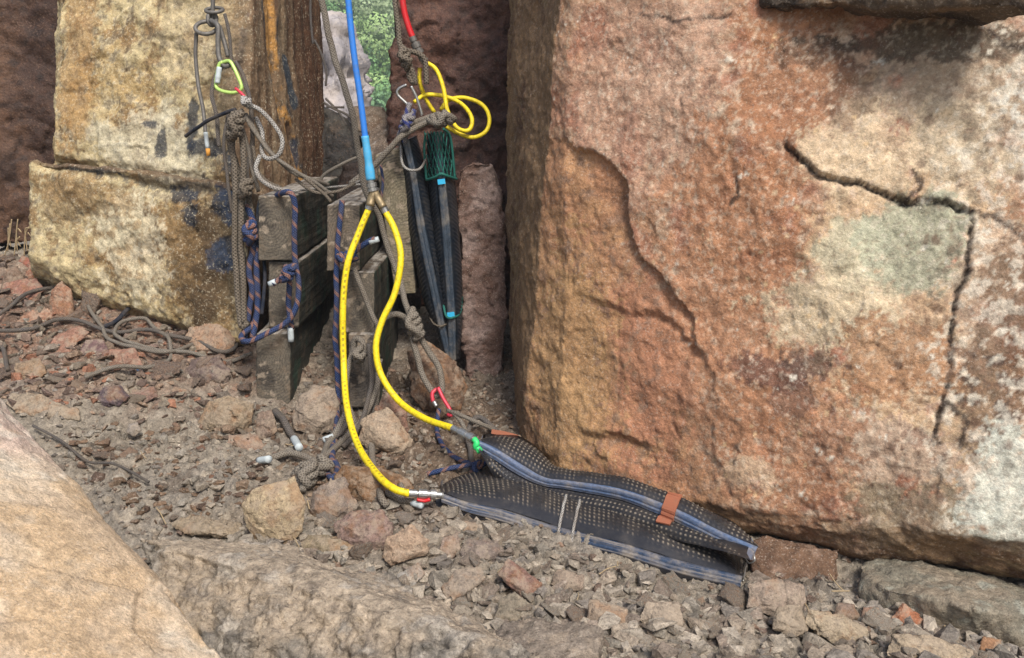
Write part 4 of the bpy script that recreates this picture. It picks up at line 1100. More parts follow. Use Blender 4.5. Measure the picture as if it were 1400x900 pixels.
timber(353, 268, 402, 357, 3.10, 0.8, 'top timber block of the left stack with blue rope over it', 'timbers of the left stack', 601)
timber(367, 359, 409, 449, 3.12, 0.8, 'middle timber block of the left stack, set back and smeared with mud', 'timbers of the left stack', 611)
timber(350, 456, 397, 553, 3.06, 0.8, 'bottom timber block of the left stack showing growth rings', 'timbers of the left stack', 621)
timber(447, 280, 492, 370, 3.10, 0.62, 'top timber block of the right stack with a whitish top', 'timbers of the right stack', 631, end=(118, 104, 86))
timber(469, 372, 512, 455, 3.10, 0.62, 'middle timber block of the right stack behind the left yellow hose', 'timbers of the right stack', 641)
timber(476, 457, 516, 558, 3.07, 0.6, 'bottom timber block of the right stack with a brown mud patch', 'timbers of the right stack', 651, end=(112, 102, 90))
timber(0, 0, 0, 0, 3.42, 0.16, 'upright timber post behind the right stack, left of the black cushions', 'upright timbers in the cleft', 661,
       quad=[(512, 212), (550, 200), (569, 402), (540, 404)], end=(138, 126, 98))

# ------------------------------------------------------------------ tubes, ropes and hoses
def catmull(pts, step):
    pts = [np.asarray(p, float) for p in pts]
    Q = [2 * pts[0] - pts[1]] + pts + [2 * pts[-1] - pts[-2]]
    out = []
    for i in range(1, len(Q) - 2):
        a, b, c, d = Q[i - 1], Q[i], Q[i + 1], Q[i + 2]
        n = max(2, int(np.linalg.norm(c - b) / step))
        for k in range(n):
            t = k / n
            out.append(0.5 * (2 * b + (c - a) * t + (2 * a - 5 * b + 4 * c - d) * t * t + (3 * b - a - 3 * c + d) * t ** 3))
    out.append(pts[-1])
    return np.array(out)

def tube_mesh(path, rad, sides=10, closed=False):
    n = len(path)
    rad = np.full(n, rad) if np.isscalar(rad) else np.interp(np.linspace(0, 1, n), np.linspace(0, 1, len(rad)), rad)
    T = np.gradient(path, axis=0)
    if closed: T[0] = T[-1] = path[1] - path[-2]
    T /= np.linalg.norm(T, axis=1)[:, None] + 1e-12
    u = np.cross(T[0], [0.3, 0.5, 0.8]); u /= np.linalg.norm(u)
    U = [u]
    for i in range(1, n):
        u = U[-1] - T[i] * U[-1].dot(T[i]); U.append(u / np.linalg.norm(u))
    U = np.array(U); W = np.cross(T, U)
    L = np.concatenate([[0], np.cumsum(np.linalg.norm(np.diff(path, axis=0), axis=1))])
    a = np.arange(sides) / sides * 2 * math.pi
    V = (path[:, None] + rad[:, None, None] * (np.cos(a)[None, :, None] * U[:, None] + np.sin(a)[None, :, None] * W[:, None])).reshape(-1, 3)
    i = np.arange(n - 1)[:, None] * sides; j = np.arange(sides)[None]; j2 = (j + 1) % sides
    F = np.stack([i + j, i + j2, i + sides + j2, i + sides + j], -1).reshape(-1, 4)
    uv = np.stack(np.broadcast_arrays(np.stack([j / sides, (j + 1) / sides, (j + 1) / sides, j / sides], -1) + 0 * i[..., None],
                  np.stack([L[:-1], L[:-1], L[1:], L[1:]], -1)[:, None] + 0 * j[..., None]), -1).reshape(-1, 2)
    V = np.concatenate([V, path[:1], path[-1:]])
    cap0 = [(n * sides, (k + 1) % sides, k) for k in range(sides)]
    cap1 = [(n * sides + 1, (n - 1) * sides + k, (n - 1) * sides + (k + 1) % sides) for k in range(sides)]
    return V, F, uv, cap0 + cap1

def tube(name, path, rad, mat, parent=None, sides=10, closed=False, flat=None):
    V, F, uv, caps = tube_mesh(path, rad, sides, closed)
    me = bpy.data.meshes.new(name)
    me.from_pydata(V.tolist(), [], F.tolist() + [list(c) for c in caps]); me.update()
    l = me.uv_layers.new(name='UVMap')
    full = np.zeros((len(me.loops), 2)); full[:len(uv)] = uv; full[len(uv):, 1] = uv[0, 1]
    l.data.foreach_set('uv', full.ravel())
    me.polygons.foreach_set('use_smooth', np.full(len(me.polygons), True))
    o = link(name, me, mat, parent)
    return o

def rope_mat(name, base, second, fleck=None, fleck_n=9.0, braid=150.0, strands=6, mudc=(126, 112, 96), mud=0.5, rough=0.85, twist=False):
    s = NT(name)
    uvn = s.n('ShaderNodeUVMap').outputs[0]
    sp = s.n('ShaderNodeSeparateXYZ'); s.l(uvn, sp.inputs[0]); u, v = sp.outputs[0], sp.outputs[1]
    pos = s.n('ShaderNodeTexCoord').outputs['Object']
    pu = s.math('MULTIPLY', u, 2 * math.pi * strands); pv = s.math('MULTIPLY', v, 2 * math.pi * braid)
    w1 = s.math('SINE', s.math('ADD', pu, pv)); w2 = s.math('SINE', s.math('SUBTRACT', pu, pv))
    h = w1 if twist else s.math('MAXIMUM', w1, w2)
    col = s.mix(s.mapr(h, -0.4, 0.9, 0, 1), second, base)
    if fleck is not None:
        ph = s.math('FRACT', s.math('ADD', s.math('MULTIPLY', v, fleck_n), s.math('MULTIPLY', u, 1.0)))
        m = s.ramp(ph, [(0.0, 1.0), (0.24, 1.0), (0.30, 0.0)])
        col = s.mix(m, col, fleck)
        col = s.mix(1.0, col, s.mapr(h, -0.6, 0.9, 0.55, 1.1), 'MULTIPLY')
    md = s.ramp(s.noise(pos, 14, 7, 0.75), [(0.42, 0.0), (0.60, 1.0)])
    col = s.mix(s.math('MULTIPLY', md, mud), col, tuple(lin(*mudc)))
    col = s.mix(1.0, col, s.mapr(s.noise(pos, 220, 3, 0.7), 0.3, 0.7, 0.75, 1.25), 'MULTIPLY')
    s.l(col, s.b.inputs['Base Color']); s.b.inputs['Roughness'].default_value = rough
    s.b.inputs['Specular IOR Level'].default_value = 0.2
    b = s.bump(h, 0.6, 0.002); b = s.bump(s.noise(pos, 160, 4, 0.7), 0.4, 0.003, b)
    s.l(b, s.b.inputs['Normal'])
    return s.m

def plain_mat(name, rgb, rough=0.5, metal=0.0, spec=0.5, dirt=0.3, dirtc=(96, 84, 72), dscale=60, bump=0.3):
    s = NT(name); pos = s.n('ShaderNodeTexCoord').outputs['Object']
    n = s.noise(pos, dscale, 6, 0.7)
    m = s.ramp(n, [(0.48, 0.0), (0.66, 1.0)])
    col = s.mix(s.math('MULTIPLY', m, dirt), tuple(lin(*rgb)), tuple(lin(*dirtc)))
    s.l(col, s.b.inputs['Base Color'])
    s.l(s.mapr(n, 0.3, 0.7, rough * 0.8, min(1, rough * 1.35)), s.b.inputs['Roughness'])
    s.b.inputs['Metallic'].default_value = metal; s.b.inputs['Specular IOR Level'].default_value = spec
    s.l(s.bump(s.noise(pos, 150, 4, 0.6), bump, 0.002), s.b.inputs['Normal'])
    return s.m

L3 = lambda *a: tuple(lin(*a))
M_TWIG = plain_mat('dry_twig', (168, 148, 116), 0.9, dirt=0.4, spec=0.1)
M_RGREY = rope_mat('grey_rope', L3(136, 128, 116), L3(92, 85, 76), mudc=(104, 92, 78), mud=0.4, braid=110)
M_RDARK = rope_mat('dark_grey_rope', L3(104, 98, 92), L3(66, 61, 58), mudc=(112, 98, 82), mud=0.4, braid=120)
M_RPALE = rope_mat('whitish_rope', L3(178, 174, 166), L3(96, 92, 88), mudc=(112, 100, 88), mud=0.5, braid=95, strands=4)
M_RTWIST = rope_mat('brown_grey_braided_rope', L3(122, 112, 98), L3(66, 58, 50), mudc=(92, 82, 70), mud=0.5, braid=85, strands=4)
M_RBLUE = rope_mat('blue_rope', L3(54, 72, 112), L3(30, 40, 66), fleck=L3(136, 102, 92), fleck_n=19.0, braid=120, mudc=(92, 84, 84), mud=0.35)
M_RBLACK = rope_mat('black_cord', L3(44, 52, 66), L3(22, 24, 30), mud=0.3)
M_HOSEY = plain_mat('yellow_hose', (238, 212, 24), 0.5, dirt=0.6, dirtc=(150, 120, 40), dscale=90, bump=0.8)
def _print_marks(m):
    nt_ = m.node_tree; b = [n for n in nt_.nodes if n.type == 'BSDF_PRINCIPLED'][0]
    s = NT.__new__(NT); s.m = m; s.t = nt_; s.b = b
    old = b.inputs['Base Color'].links[0].from_socket
    sp = s.n('ShaderNodeSeparateXYZ'); s.l(s.n('ShaderNodeUVMap').outputs[0], sp.inputs[0])
    band_ = s.math('LESS_THAN', s.math('ABSOLUTE', s.math('SUBTRACT', s.math('FRACT', s.math('MULTIPLY', sp.outputs[0], 2.0)), 0.5)), 0.10)
    dash = s.math('LESS_THAN', s.math('FRACT', s.math('MULTIPLY', sp.outputs[1], 52.0)), 0.5)
    gap = s.math('LESS_THAN', s.math('FRACT', s.math('MULTIPLY', sp.outputs[1], 5.0)), 0.62)
    s.l(s.mix(s.math('MULTIPLY', s.math('MULTIPLY', band_, s.math('MULTIPLY', dash, gap)), 0.55), old, L3(96, 84, 30)), b.inputs['Base Color'])
_print_marks(M_HOSEY)
M_HOSEB = plain_mat('blue_hose', (48, 124, 212), 0.45, dirt=0.45, dirtc=(84, 108, 140), dscale=50)
M_SLEEVE = plain_mat('light_blue_sleeve', (74, 168, 214), 0.5, dirt=0.5, dirtc=(120, 160, 170), dscale=90, bump=0.6)
M_HOSER = plain_mat('red_hose', (204, 34, 40), 0.4, dirt=0.2)
M_STEEL = plain_mat('dull_steel', (176, 176, 172), 0.38, metal=0.85, dirt=0.45, dirtc=(92, 84, 74), dscale=90)
M_BRASS = plain_mat('muddy_brass', (150, 132, 100), 0.5, metal=0.6, dirt=0.6, dirtc=(104, 92, 76), dscale=70)
M_WHITE = plain_mat('white_tape', (184, 192, 192), 0.6, dirt=0.35)
M_GREENC = plain_mat('lime_green_metal', (192, 224, 120), 0.35, metal=0.3, dirt=0.25)
M_REDM = plain_mat('red_metal', (206, 60, 76), 0.4, metal=0.2, dirt=0.25)
M_GTAG = plain_mat('green_plastic', (50, 206, 110), 0.4, dirt=0.2)
M_IRON = plain_mat('grey_iron', (112, 108, 102), 0.6, metal=0.5, dirt=0.5, dirtc=(84, 76, 68))
M_ORANGE = plain_mat('orange_cap', (216, 150, 60), 0.6)

def W(pts, r=0.0, dz=0.0):
    """path points from (px, py, distance) or from (px, py) lying on the ground"""
    out = []
    for q in pts:
        if len(q) == 3:
            Yq = q[2]; c = P(*q)
            if r > 0 and q[1] > 540:
                while Yq > 1.5 and c[2] < float(ground_z(c[None, :2])[0]) + r * 1.2:
                    Yq *= 0.988; c = P(q[0], q[1], Yq)
            out.append(c)
        else:
            g = hit_ground(q[0], q[1])
            o4 = g[None, :2] + np.array([[0, 0], [0.012, 0], [-0.012, 0], [0, 0.012], [0, -0.012]])
            z = float(ground_z(o4).max())
            out.append(np.array([g[0], g[1], max(z, g[2]) + r * 1.5 + dz + (0.012 if r > 0 else 0)]))
    return out

def helix(c, axis, R_, pitch, turns, start=0.0, n=10):
    axis = np.asarray(axis, float); axis /= np.linalg.norm(axis)
    u = np.cross(axis, [0.2, 0.9, 0.1]); u /= np.linalg.norm(u); v = np.cross(axis, u)
    t = np.arange(int(turns * n) + 1) / n
    return [c + R_ * (math.cos(2 * math.pi * a + start) * u + math.sin(2 * math.pi * a + start) * v) + axis * pitch * (a - turns / 2) for a in t]

def knot(parent, c, axis, r, mat, turns=3, R_=1.5, cross=True):
    """the tight wraps of a knot, as a part of its rope"""
    pts = helix(c, axis, r * R_, r * 1.9, turns)
    axis = np.asarray(axis, float) / np.linalg.norm(axis)
    if cross:
        e = np.cross(axis, [0, 1, 0]); e /= np.linalg.norm(e) + 1e-9
        h = r * 1.9 * turns / 2
        pts += [c + axis * (h + r) - e * r, c + axis * h * 0.5 - np.array([0, 1, 0]) * r * 2.6 + e * r, c - axis * h * 0.4 - np.array([0, 1, 0]) * r * 2.7 - e * r, c - axis * (h + r * 1.2) + e * r * 0.8, c - axis * (h + r * 0.5) + np.array([0, 1, 0]) * r * 2]
    return tube('knot', catmull(pts, r * 0.7), r, mat, parent)

def rope(name, runs, r, mat, label, cat='rope', knots=(), tips=(), group=None):
    """runs: list of point lists, the first is the rope itself, the rest are its strands"""
    root = None
    for k, pts in enumerate(runs):
        pth = catmull(W(pts, r), max(r * 0.8, 0.006))
        pth = pth + np.stack([fbm(pth, 7, 2, 5), fbm(pth, 7, 2, 6), fbm(pth, 7, 2, 7)], 1) * r * 0.6
        o = tube(name if root is None else 'strand', pth, r, mat, root)
        if root is None: root = o; tag(o, label, cat, group)
    for q in knots:
        c = W([q[0]], r)[0]; knot(root, c, q[1], r * (q[3] if len(q) > 3 else 1.0), mat, q[2])
    for q in tips:                                   # (from, to) whipped white ends
        a, b = W(q[:2], r); m = q[2] if len(q) > 2 else M_WHITE
        tube('end_cap', catmull([a, b], 0.01), r * 0.98 + 0.0008, m, root)
    return root

def px(n, Y=3.05): return n * Y / FPX

# -- coupling: stepped metal cylinder along a line
def coupling(name, a, b, prof, mat, parent=None):
    a, b = np.asarray(a), np.asarray(b); pts = []; rr = []
    for t, r in prof:
        pts.append(a + (b - a) * t); rr.append(r)
    o_pts = np.array(pts)
    V, F, uv, caps = tube_mesh(o_pts, 1.0, 14)
    n = len(pts); ax = (b - a) / np.linalg.norm(b - a)
    for i in range(n):
        s = V[i * 14:(i + 1) * 14] - o_pts[i]; s -= np.outer(s @ ax, ax); s /= np.linalg.norm(s, axis=1)[:, None]
        V[i * 14:(i + 1) * 14] = o_pts[i] + s * rr[i]
    me = bpy.data.meshes.new(name); me.from_pydata(V.tolist(), [], F.tolist() + [list(c) for c in caps]); me.update()
    return link(name, me, mat, parent)
COUP = [(0, 0.6), (0.02, 0.85), (0.22, 0.85), (0.23, 0.65), (0.28, 0.65), (0.29, 1.1), (0.52, 1.1), (0.53, 0.9), (0.62, 0.9), (0.63, 1.15), (0.78, 1.15), (0.79, 0.7), (0.95, 0.7), (1.0, 0.6)]
def cp(k): return [(t, r * k) for t, r in COUP]

# -- blue supply hose with splitter
bh = tube('blue_hose', catmull(W([(473, -60, 3.0), (477, 10, 3.0), (484, 75, 3.0), (492, 130, 3.0), (499, 185, 3.0), (506, 243, 3.0)]), 0.01), px(4.1), M_HOSEB)
tag(bh, 'bright blue air hose coming down from the top to a brass splitter', 'hose')
tube('sleeve', catmull(W([(499, 186, 2.999), (503, 215, 2.999), (507, 246, 2.999)]), 0.006), [px(5.2), px(5.0), px(5.6), px(5.2), px(6.6), px(6.4)], M_SLEEVE, bh)
coupling('coupling', P(506, 244, 3.0), P(511, 266, 3.0), cp(px(6.5)), M_STEEL, bh)
tube('splitter', catmull(W([(506, 282, 2.99), (508, 271, 3.0), (511, 263, 3.0), (516, 270, 3.0), (524, 284, 2.99)]), 0.006), px(5.6), M_BRASS, bh)

yh = tube('yellow_hose', catmull(W([(505, 284, 3.0), (490, 320, 2.98), (475, 362, 2.95), (469, 420, 2.93), (470, 500, 2.90), (475, 560, 2.76), (490, 610, 2.62), (515, 648, 2.44), (538, 668, 2.36), (560, 675, 2.35)]), 0.008), px(4.4), M_HOSEY)
tag(yh, 'left yellow hose hanging from the splitter down to the lower cushion', 'hose', 'yellow hoses from the splitter')
coupling('coupling', P(558, 674, 2.35), P(606, 677, 2.37), cp(px(6, 2.6)), M_STEEL, yh)
tube('lever', catmull(W([(570, 683, 2.35), (580, 685, 2.35), (588, 683, 2.35)]), 0.004), 0.005, M_HOSER, yh)
coupling('ferrule', P(504, 286, 3.0), P(507, 277, 3.0), [(0, px(5.6)), (1, px(5.6))], M_STEEL, yh)
yh = tube('yellow_hose', catmull(W([(526, 288, 3.0), (540, 315, 2.98), (548, 352, 2.94), (540, 400, 2.92), (522, 440, 2.90), (514, 475, 2.88), (521, 512, 2.86), (545, 548, 2.82), (580, 572, 2.72), (620, 586, 2.62)]), 0.008), px(4.4), M_HOSEY)
tag(yh, 'right yellow hose curling from the splitter to the upper cushion', 'hose', 'yellow hoses from the splitter')
coupling('coupling', P(618, 585, 2.62), P(656, 605, 2.545), cp(px(6, 2.7)), M_STEEL, yh)
coupling('ferrule', P(522, 280, 3.0), P(527, 290, 3.0), [(0, px(5.6)), (1, px(5.6))], M_STEEL, yh)
tube('tag', catmull(W([(648, 600, 2.53), (652, 606, 2.52), (650, 611, 2.52), (656, 615, 2.52), (652, 617, 2.52)]), 0.004), 0.009, M_GTAG, yh)

# -- red hose and coiled yellow hose at the dark wall
rh = tube('red_hose', catmull(W([(545, -60, 3.5), (551, 5, 3.5), (558, 35, 3.5), (565, 53, 3.5)]), 0.01), px(4, 3.5), M_HOSER)
tag(rh, 'red hose hanging from the top edge at the dark wall', 'hose')
coupling('coupling', P(563, 50, 3.5), P(577, 80, 3.5), cp(px(5.5, 3.5)), M_IRON, rh)
yc = tube('yellow_hose', catmull(W([(580, 84, 3.5), (596, 95, 3.49), (606, 120, 3.47), (612, 152, 3.45), (625, 175, 3.43), (641, 178, 3.44), (645, 162, 3.46), (632, 143, 3.5), (608, 132, 3.52), (582, 130, 3.52), (566, 140, 3.5)]), 0.008), px(2.8, 3.5), M_HOSEY)
tag(yc, 'thin yellow hose coiled in loops on the dark wall', 'hose')
tube('coil', catmull(W([(574, 93, 3.52), (574, 112, 3.52), (582, 135, 3.53), (594, 154, 3.54)]), 0.008), px(2.7, 3.5), M_HOSEY, yc)
tube('coil', catmull(W([(596, 160, 3.48), (618, 178, 3.46), (645, 188, 3.46), (664, 180, 3.47), (669, 162, 3.49), (660, 144, 3.52), (636, 134, 3.53), (614, 137, 3.53), (603, 150, 3.5)]), 0.008), px(2.8, 3.5), M_HOSEY, yc)
coupling('coupling', P(574, 76, 3.5), P(583, 87, 3.5), cp(px(5, 3.5)), M_STEEL, yc)

# -- grey ropes, centre
Z = (0, 0, 1)
rope('rope', [[(431, -60, 3.12), (447, 40, 3.12), (466, 105, 3.12), (482, 160, 3.12), (492, 215, 3.14), (500, 262, 3.16), (518, 300, 3.2), (532, 345, 3.2), (548, 395, 3.15), (560, 432, 3.05)],
              [(562, 452, 3.02), (570, 490, 3.0), (582, 522, 2.98), (597, 542, 2.96), (605, 530, 2.97), (601, 505, 3.0), (586, 480, 3.02), (572, 455, 3.03)],
              [(560, 440, 3.04), (540, 430, 3.02), (522, 440, 3.0), (514, 470, 2.99), (517, 510, 2.98), (513, 560, 2.95), (508, 610, 2.86), (514, 650, 2.76), (522, 680, 2.66), (532, 694, 2.60)]],
     px(4.4), M_RGREY, 'long grey rope from the top edge down to a big knot with a hanging loop', knots=[((566, 445, 3.01), (0.25, 0, -1), 3.2, 1.15)])
rope('rope', [[(532, 692), (545, 686), (552, 694), (540, 702), (530, 694), (548, 700), (566, 706)]], px(4.2, 2.5), M_RGREY, 'short grey rope tail with a white tip under the lower hose coupling', tips=[((564, 706), (578, 711))])
rope('rope', [[(492, 500, 2.99), (497, 470, 3.0), (486, 462, 3.02), (482, 480, 3.02), (474, 510, 2.98), (474, 545, 2.96), (484, 580, 2.9)],
              [(488, 485, 3.0), (500, 483, 2.99), (512, 482, 2.99), (518, 488, 3.0)],
              [(520, 490, 2.97), (513, 535, 2.94), (497, 570, 2.9), (470, 600, 2.84), (440, 628, 2.78)]],
     px(4.3), M_RGREY, 'grey rope hitched round the bottom timber of the right stack', knots=[((491, 484, 2.98), (0, 0, 1), 1.2)])
rope('rope', [[(484, 366, 3.06), (494, 395, 3.05), (506, 425, 3.05), (517, 448, 3.05)]], px(3.8), M_RGREY, 'short straight grey rope across the end of the middle right timber')
rope('rope', [[(440, 628, 2.74), (452, 600, 2.80), (475, 562, 2.88)], [(428, 632, 2.70), (400, 622, 2.70), (370, 628, 2.68), (356, 630, 2.68)], [(416, 655, 2.66), (414, 672, 2.62)]],
     px(5, 2.75), M_RGREY, 'grey rope ending in a fat knot behind the ochre block', knots=[((428, 642, 2.66), (1, 0, 0.5), 3.0, 1.25), ((420, 650, 2.64), (0.3, 0, 1), 2.0, 1.2)], tips=[((354, 630, 2.68), (368, 628, 2.68))])
rope('rope', [[(476, 575, 2.86), (462, 592, 2.83), (445, 601, 2.80)], ], px(4.2), M_RDARK, 'short dark rope end with a white tip left of the yellow hose', tips=[((442, 602, 2.80), (456, 597, 2.81))])
rope('rope', [[(375, 562, 3.0), (388, 575, 2.94), (398, 592, 2.86), (405, 604, 2.82)]], px(5), M_RDARK, 'dark rope poking out under the left timber stack with a white tip', tips=[((402, 600, 2.83), (409, 612, 2.80))])
rope('rope', [[(600, 560, 2.92), (596, 585, 2.86), (604, 608, 2.80), (622, 625, 2.74), (648, 637, 2.68)], [(646, 636, 2.67), (620, 640, 2.66), (584, 648, 2.62)], [(652, 640, 2.66), (670, 632, 2.66), (690, 642, 2.62)]],
     px(3.6, 2.7), M_RBLUE, 'muddy blue rope knotted at the nose of the upper cushion', knots=[((651, 640, 2.64), (0.2, 0, 1), 2.2)])
rope('rope', [[(612, 560, 2.86), (626, 566, 2.82), (640, 572, 2.80), (656, 580, 2.78), (680, 590, 2.80)], [(618, 562, 2.84), (632, 578, 2.80), (640, 600, 2.76)]], px(3.2, 2.8), M_RGREY, 'thin grey cord tied to the red snap hook')
rope('rope', [[(646, 640, 2.7), (644, 615, 2.74), (640, 590, 2.78), (655, 572, 2.84), (690, 600, 2.8)]], px(4, 2.8), M_RDARK, 'dark rope loop behind the noses of the lying cushions')
# red snap hook under the knot
hk = tube('snap_hook', catmull(W([(599, 530, 2.94), (606, 545, 2.92), (615, 560, 2.90), (617, 568, 2.89), (612, 567, 2.90)]), 0.005), px(2.8, 2.9), M_REDM)
tag(hk, 'pinkish red snap hook hanging in the loop of the knotted grey rope', 'snap hook')
tube('gate', catmull(W([(597, 532, 2.95), (591, 538, 2.94), (592, 550, 2.93)]), 0.005), px(3, 2.9), M_REDM, hk)
tube('sleeve', catmull(W([(593, 549, 2.93), (597, 556, 2.92)]), 0.005), px(3.4, 2.9), M_STEEL, hk)

# -- blue ropes on the timbers
rope('rope', [[(378, 268, 3.12), (388, 262, 3.07), (398, 264, 3.04), (403, 280, 3.04), (403, 320, 3.04), (404, 360, 3.04), (408, 392, 3.03), (404, 420, 3.02), (388, 442, 3.01), (362, 457, 3.0), (338, 468, 3.0), (330, 460, 3.04), (346, 444, 3.1), (352, 420, 3.14)],
              [(396, 385, 3.03), (394, 415, 3.05), (397, 448, 3.04)], [(392, 376, 3.02), (380, 383, 3.01), (372, 388, 3.0)]],
     px(4.0), M_RBLUE, 'blue rope with orange flecks looped round the left timber stack', knots=[((394, 373, 3.0), (0.5, 0, 1), 2.4)], tips=[((397, 448, 3.04), (398, 467, 3.04)), ((377, 385, 3.0), (368, 389, 3.0))])
rope('rope', [[(467, 275, 3.08), (465, 300, 3.07), (460, 340, 3.06), (459, 400, 3.05), (460, 480, 3.02), (462, 550, 2.95), (458, 595, 2.84), (452, 630, 2.74)],
              [(477, 354, 3.05), (490, 340, 3.05), (505, 331, 3.05), (514, 328, 3.05)], [(452, 630, 2.72), (462, 640, 2.7), (454, 652, 2.68), (446, 642, 2.7), (458, 632, 2.68)]],
     px(3.9), M_RBLUE, 'blue rope hanging straight down the front of the right timber stack', knots=[((475, 352, 3.04), (1, 0, 0.1), 2.0)], tips=[((505, 331, 3.05), (518, 327, 3.05))])
rope('rope', [[(340, 300, 3.14), (348, 330, 3.13), (340, 370, 3.12), (344, 400, 3.12), (338, 440, 3.1), (334, 470, 3.08)], [(352, 320, 3.14), (350, 370, 3.13), (352, 420, 3.12), (346, 462, 3.08)], [(336, 280, 3.16), (345, 300, 3.15), (352, 330, 3.14)]],
     px(4.4), M_RBLUE, 'bunched blue rope hanging against the left side of the left timbers', knots=[((342, 318, 3.1), (0, 0, 1), 2.5)])
# -- braided bundle on the left
rope('rope', [[(322, 165, 3.18), (318, 200, 3.16), (322, 260, 3.14), (322, 330, 3.12), (325, 400, 3.1), (330, 445, 3.08), (340, 440, 3.08)],
              [(330, 178, 3.17), (334, 215, 3.15), (330, 270, 3.13), (331, 340, 3.11), (333, 400, 3.1), (334, 440, 3.08)],
              [(312, 180, 3.2), (320, 220, 3.2), (338, 270, 3.17), (345, 295, 3.16)]],
     px(4.3), M_RTWIST, 'bundle of grey brown braided rope hanging from the lime green carabiner', knots=[((322, 172, 3.12), (0.3, 0, 1), 3.0, 1.1), ((336, 258, 3.12), (0.4, 0, 1), 2.0)])
rope('rope', [[(306, 88, 3.3), (294, 105, 3.28), (290, 130, 3.26), (296, 160, 3.24), (300, 200, 3.22)], [(322, 85, 3.3), (335, 110, 3.28), (342, 140, 3.25), (345, 190, 3.22), (346, 240, 3.2)]],
     px(3.0), M_RDARK, 'thin dark loop of cord behind the lime green carabiner')
rope('rope', [[(338, 142, 3.2), (356, 152, 3.17), (374, 172, 3.15), (385, 192, 3.14), (381, 210, 3.14), (366, 216, 3.15), (358, 206, 3.17), (358, 180, 3.2), (350, 160, 3.22)],
              [(356, 212, 3.16), (350, 230, 3.14), (358, 246, 3.12), (374, 256, 3.1), (394, 260, 3.12)]],
     px(3.1), M_RPALE, 'whitish rope making a loop right of the lime green carabiner', knots=[((338, 140, 3.18), (1, 0, -0.6), 1.5)])
rope('rope', [[(330, 150, 3.2), (348, 180, 3.18), (370, 208, 3.15), (400, 232, 3.14), (432, 250, 3.16), (455, 268, 3.2)], [(336, 155, 3.22), (360, 195, 3.2), (395, 232, 3.18), (425, 245, 3.2), (450, 252, 3.3)],
              [(326, 160, 3.24), (338, 200, 3.22), (345, 235, 3.2), (352, 262, 3.17)]],
     px(2.8), M_RGREY, 'thin grey ropes running down from the carabiner to the timber tops')
rope('cord', [[(254, 187, 3.3), (268, 176, 3.26), (285, 164, 3.22), (305, 155, 3.18), (322, 150, 3.14)]], px(2.6), M_RBLACK, 'stiff dark blue cord end sticking out left of the rope bundle', 'cord')
rope('rope', [[(306, 20, 3.35), (314, 50, 3.33), (318, 90, 3.3), (340, 130, 3.26), (345, 180, 3.24), (338, 230, 3.2), (342, 270, 3.18)], [(312, 150, 3.2), (306, 200, 3.18), (312, 250, 3.16), (318, 290, 3.15)]],
     px(2.4), M_RDARK, 'thin dark rope running from the iron chain down beside the braided bundle')
rope('rope', [[(350, 165, 3.22), (362, 195, 3.2), (384, 222, 3.17), (412, 240, 3.15), (440, 262, 3.14), (452, 276, 3.12)], [(346, 200, 3.2), (352, 232, 3.17), (366, 248, 3.14), (384, 256, 3.12)], [(405, 245, 3.18), (430, 262, 3.14), (460, 262, 3.16), (486, 250, 3.2)]],
     px(2.3), M_RTWIST, 'brown cords sagging from the whitish rope loop to the timber tops', 'cord')
rope('rope', [[(372, 300, 3.2), (360, 330, 3.17), (362, 380, 3.14), (358, 430, 3.1)], [(356, 270, 3.18), (352, 300, 3.16), (358, 350, 3.14)]], px(2.6), M_RBLACK, 'thin black cord hanging in the dark slot left of the middle timber', 'cord')
rope('rope', [[(505, 470, 2.96), (508, 520, 2.94), (500, 560, 2.9), (488, 590, 2.86), (470, 610, 2.8)]], px(3.4), M_RDARK, 'dark rope strand slanting down between the two yellow hoses')
# -- ring, chain and thin rope end at the top
ch = tube('shackle_chain', catmull(W([(290, -60, 3.36), (291, 0, 3.36), (290, 30, 3.36)]), 0.01), px(3), M_IRON)
tag(ch, 'grey iron chain and rings hanging at the top of the pale boulder', 'chain')
def ring(parent, c, rx, rz, r, mat, tilt=(0, 0), name='ring', n=40):
    t = np.linspace(0, 2 * math.pi, n + 1)
    p = np.stack([rx * np.cos(t), tilt[0] * np.sin(t) * rz + tilt[1] * np.cos(t) * rx, rz * np.sin(t)], 1) + c
    return tube(name, p, r, mat, parent, closed=True)
ring(ch, P(293, 14, 3.36), px(12), px(4), px(2.6), M_IRON, (2.0, 0))
ring(ch, P(282, 38, 3.34), px(14), px(9), px(3), M_IRON, (0.8, 0.3))
ring(ch, P(290, 26, 3.35), px(5), px(9), px(3), M_IRON, (0.2, 0.6), name='link')
tube('hook', catmull(W([(288, 28, 3.34), (298, 36, 3.31), (298, 60, 3.30), (300, 80, 3.29), (308, 91, 3.28), (314, 88, 3.28)]), 0.006), px(3.6), M_IRON, ch)
tube('hook', catmull(W([(300, 36, 3.34), (306, 55, 3.33), (312, 78, 3.32)]), 0.006), px(3.2), M_IRON, ch)
rope('cord', [[(269, 45, 3.34), (268, 80, 3.34), (272, 120, 3.32), (278, 155, 3.3), (281, 182, 3.28)]], px(2.8), M_IRON, 'thin grey cord with a white and orange tip hanging on the pale boulder', 'cord',
     tips=[((281, 181, 3.28), (284, 203, 3.27)), ((284, 203, 3.27), (285, 213, 3.27), M_ORANGE)])
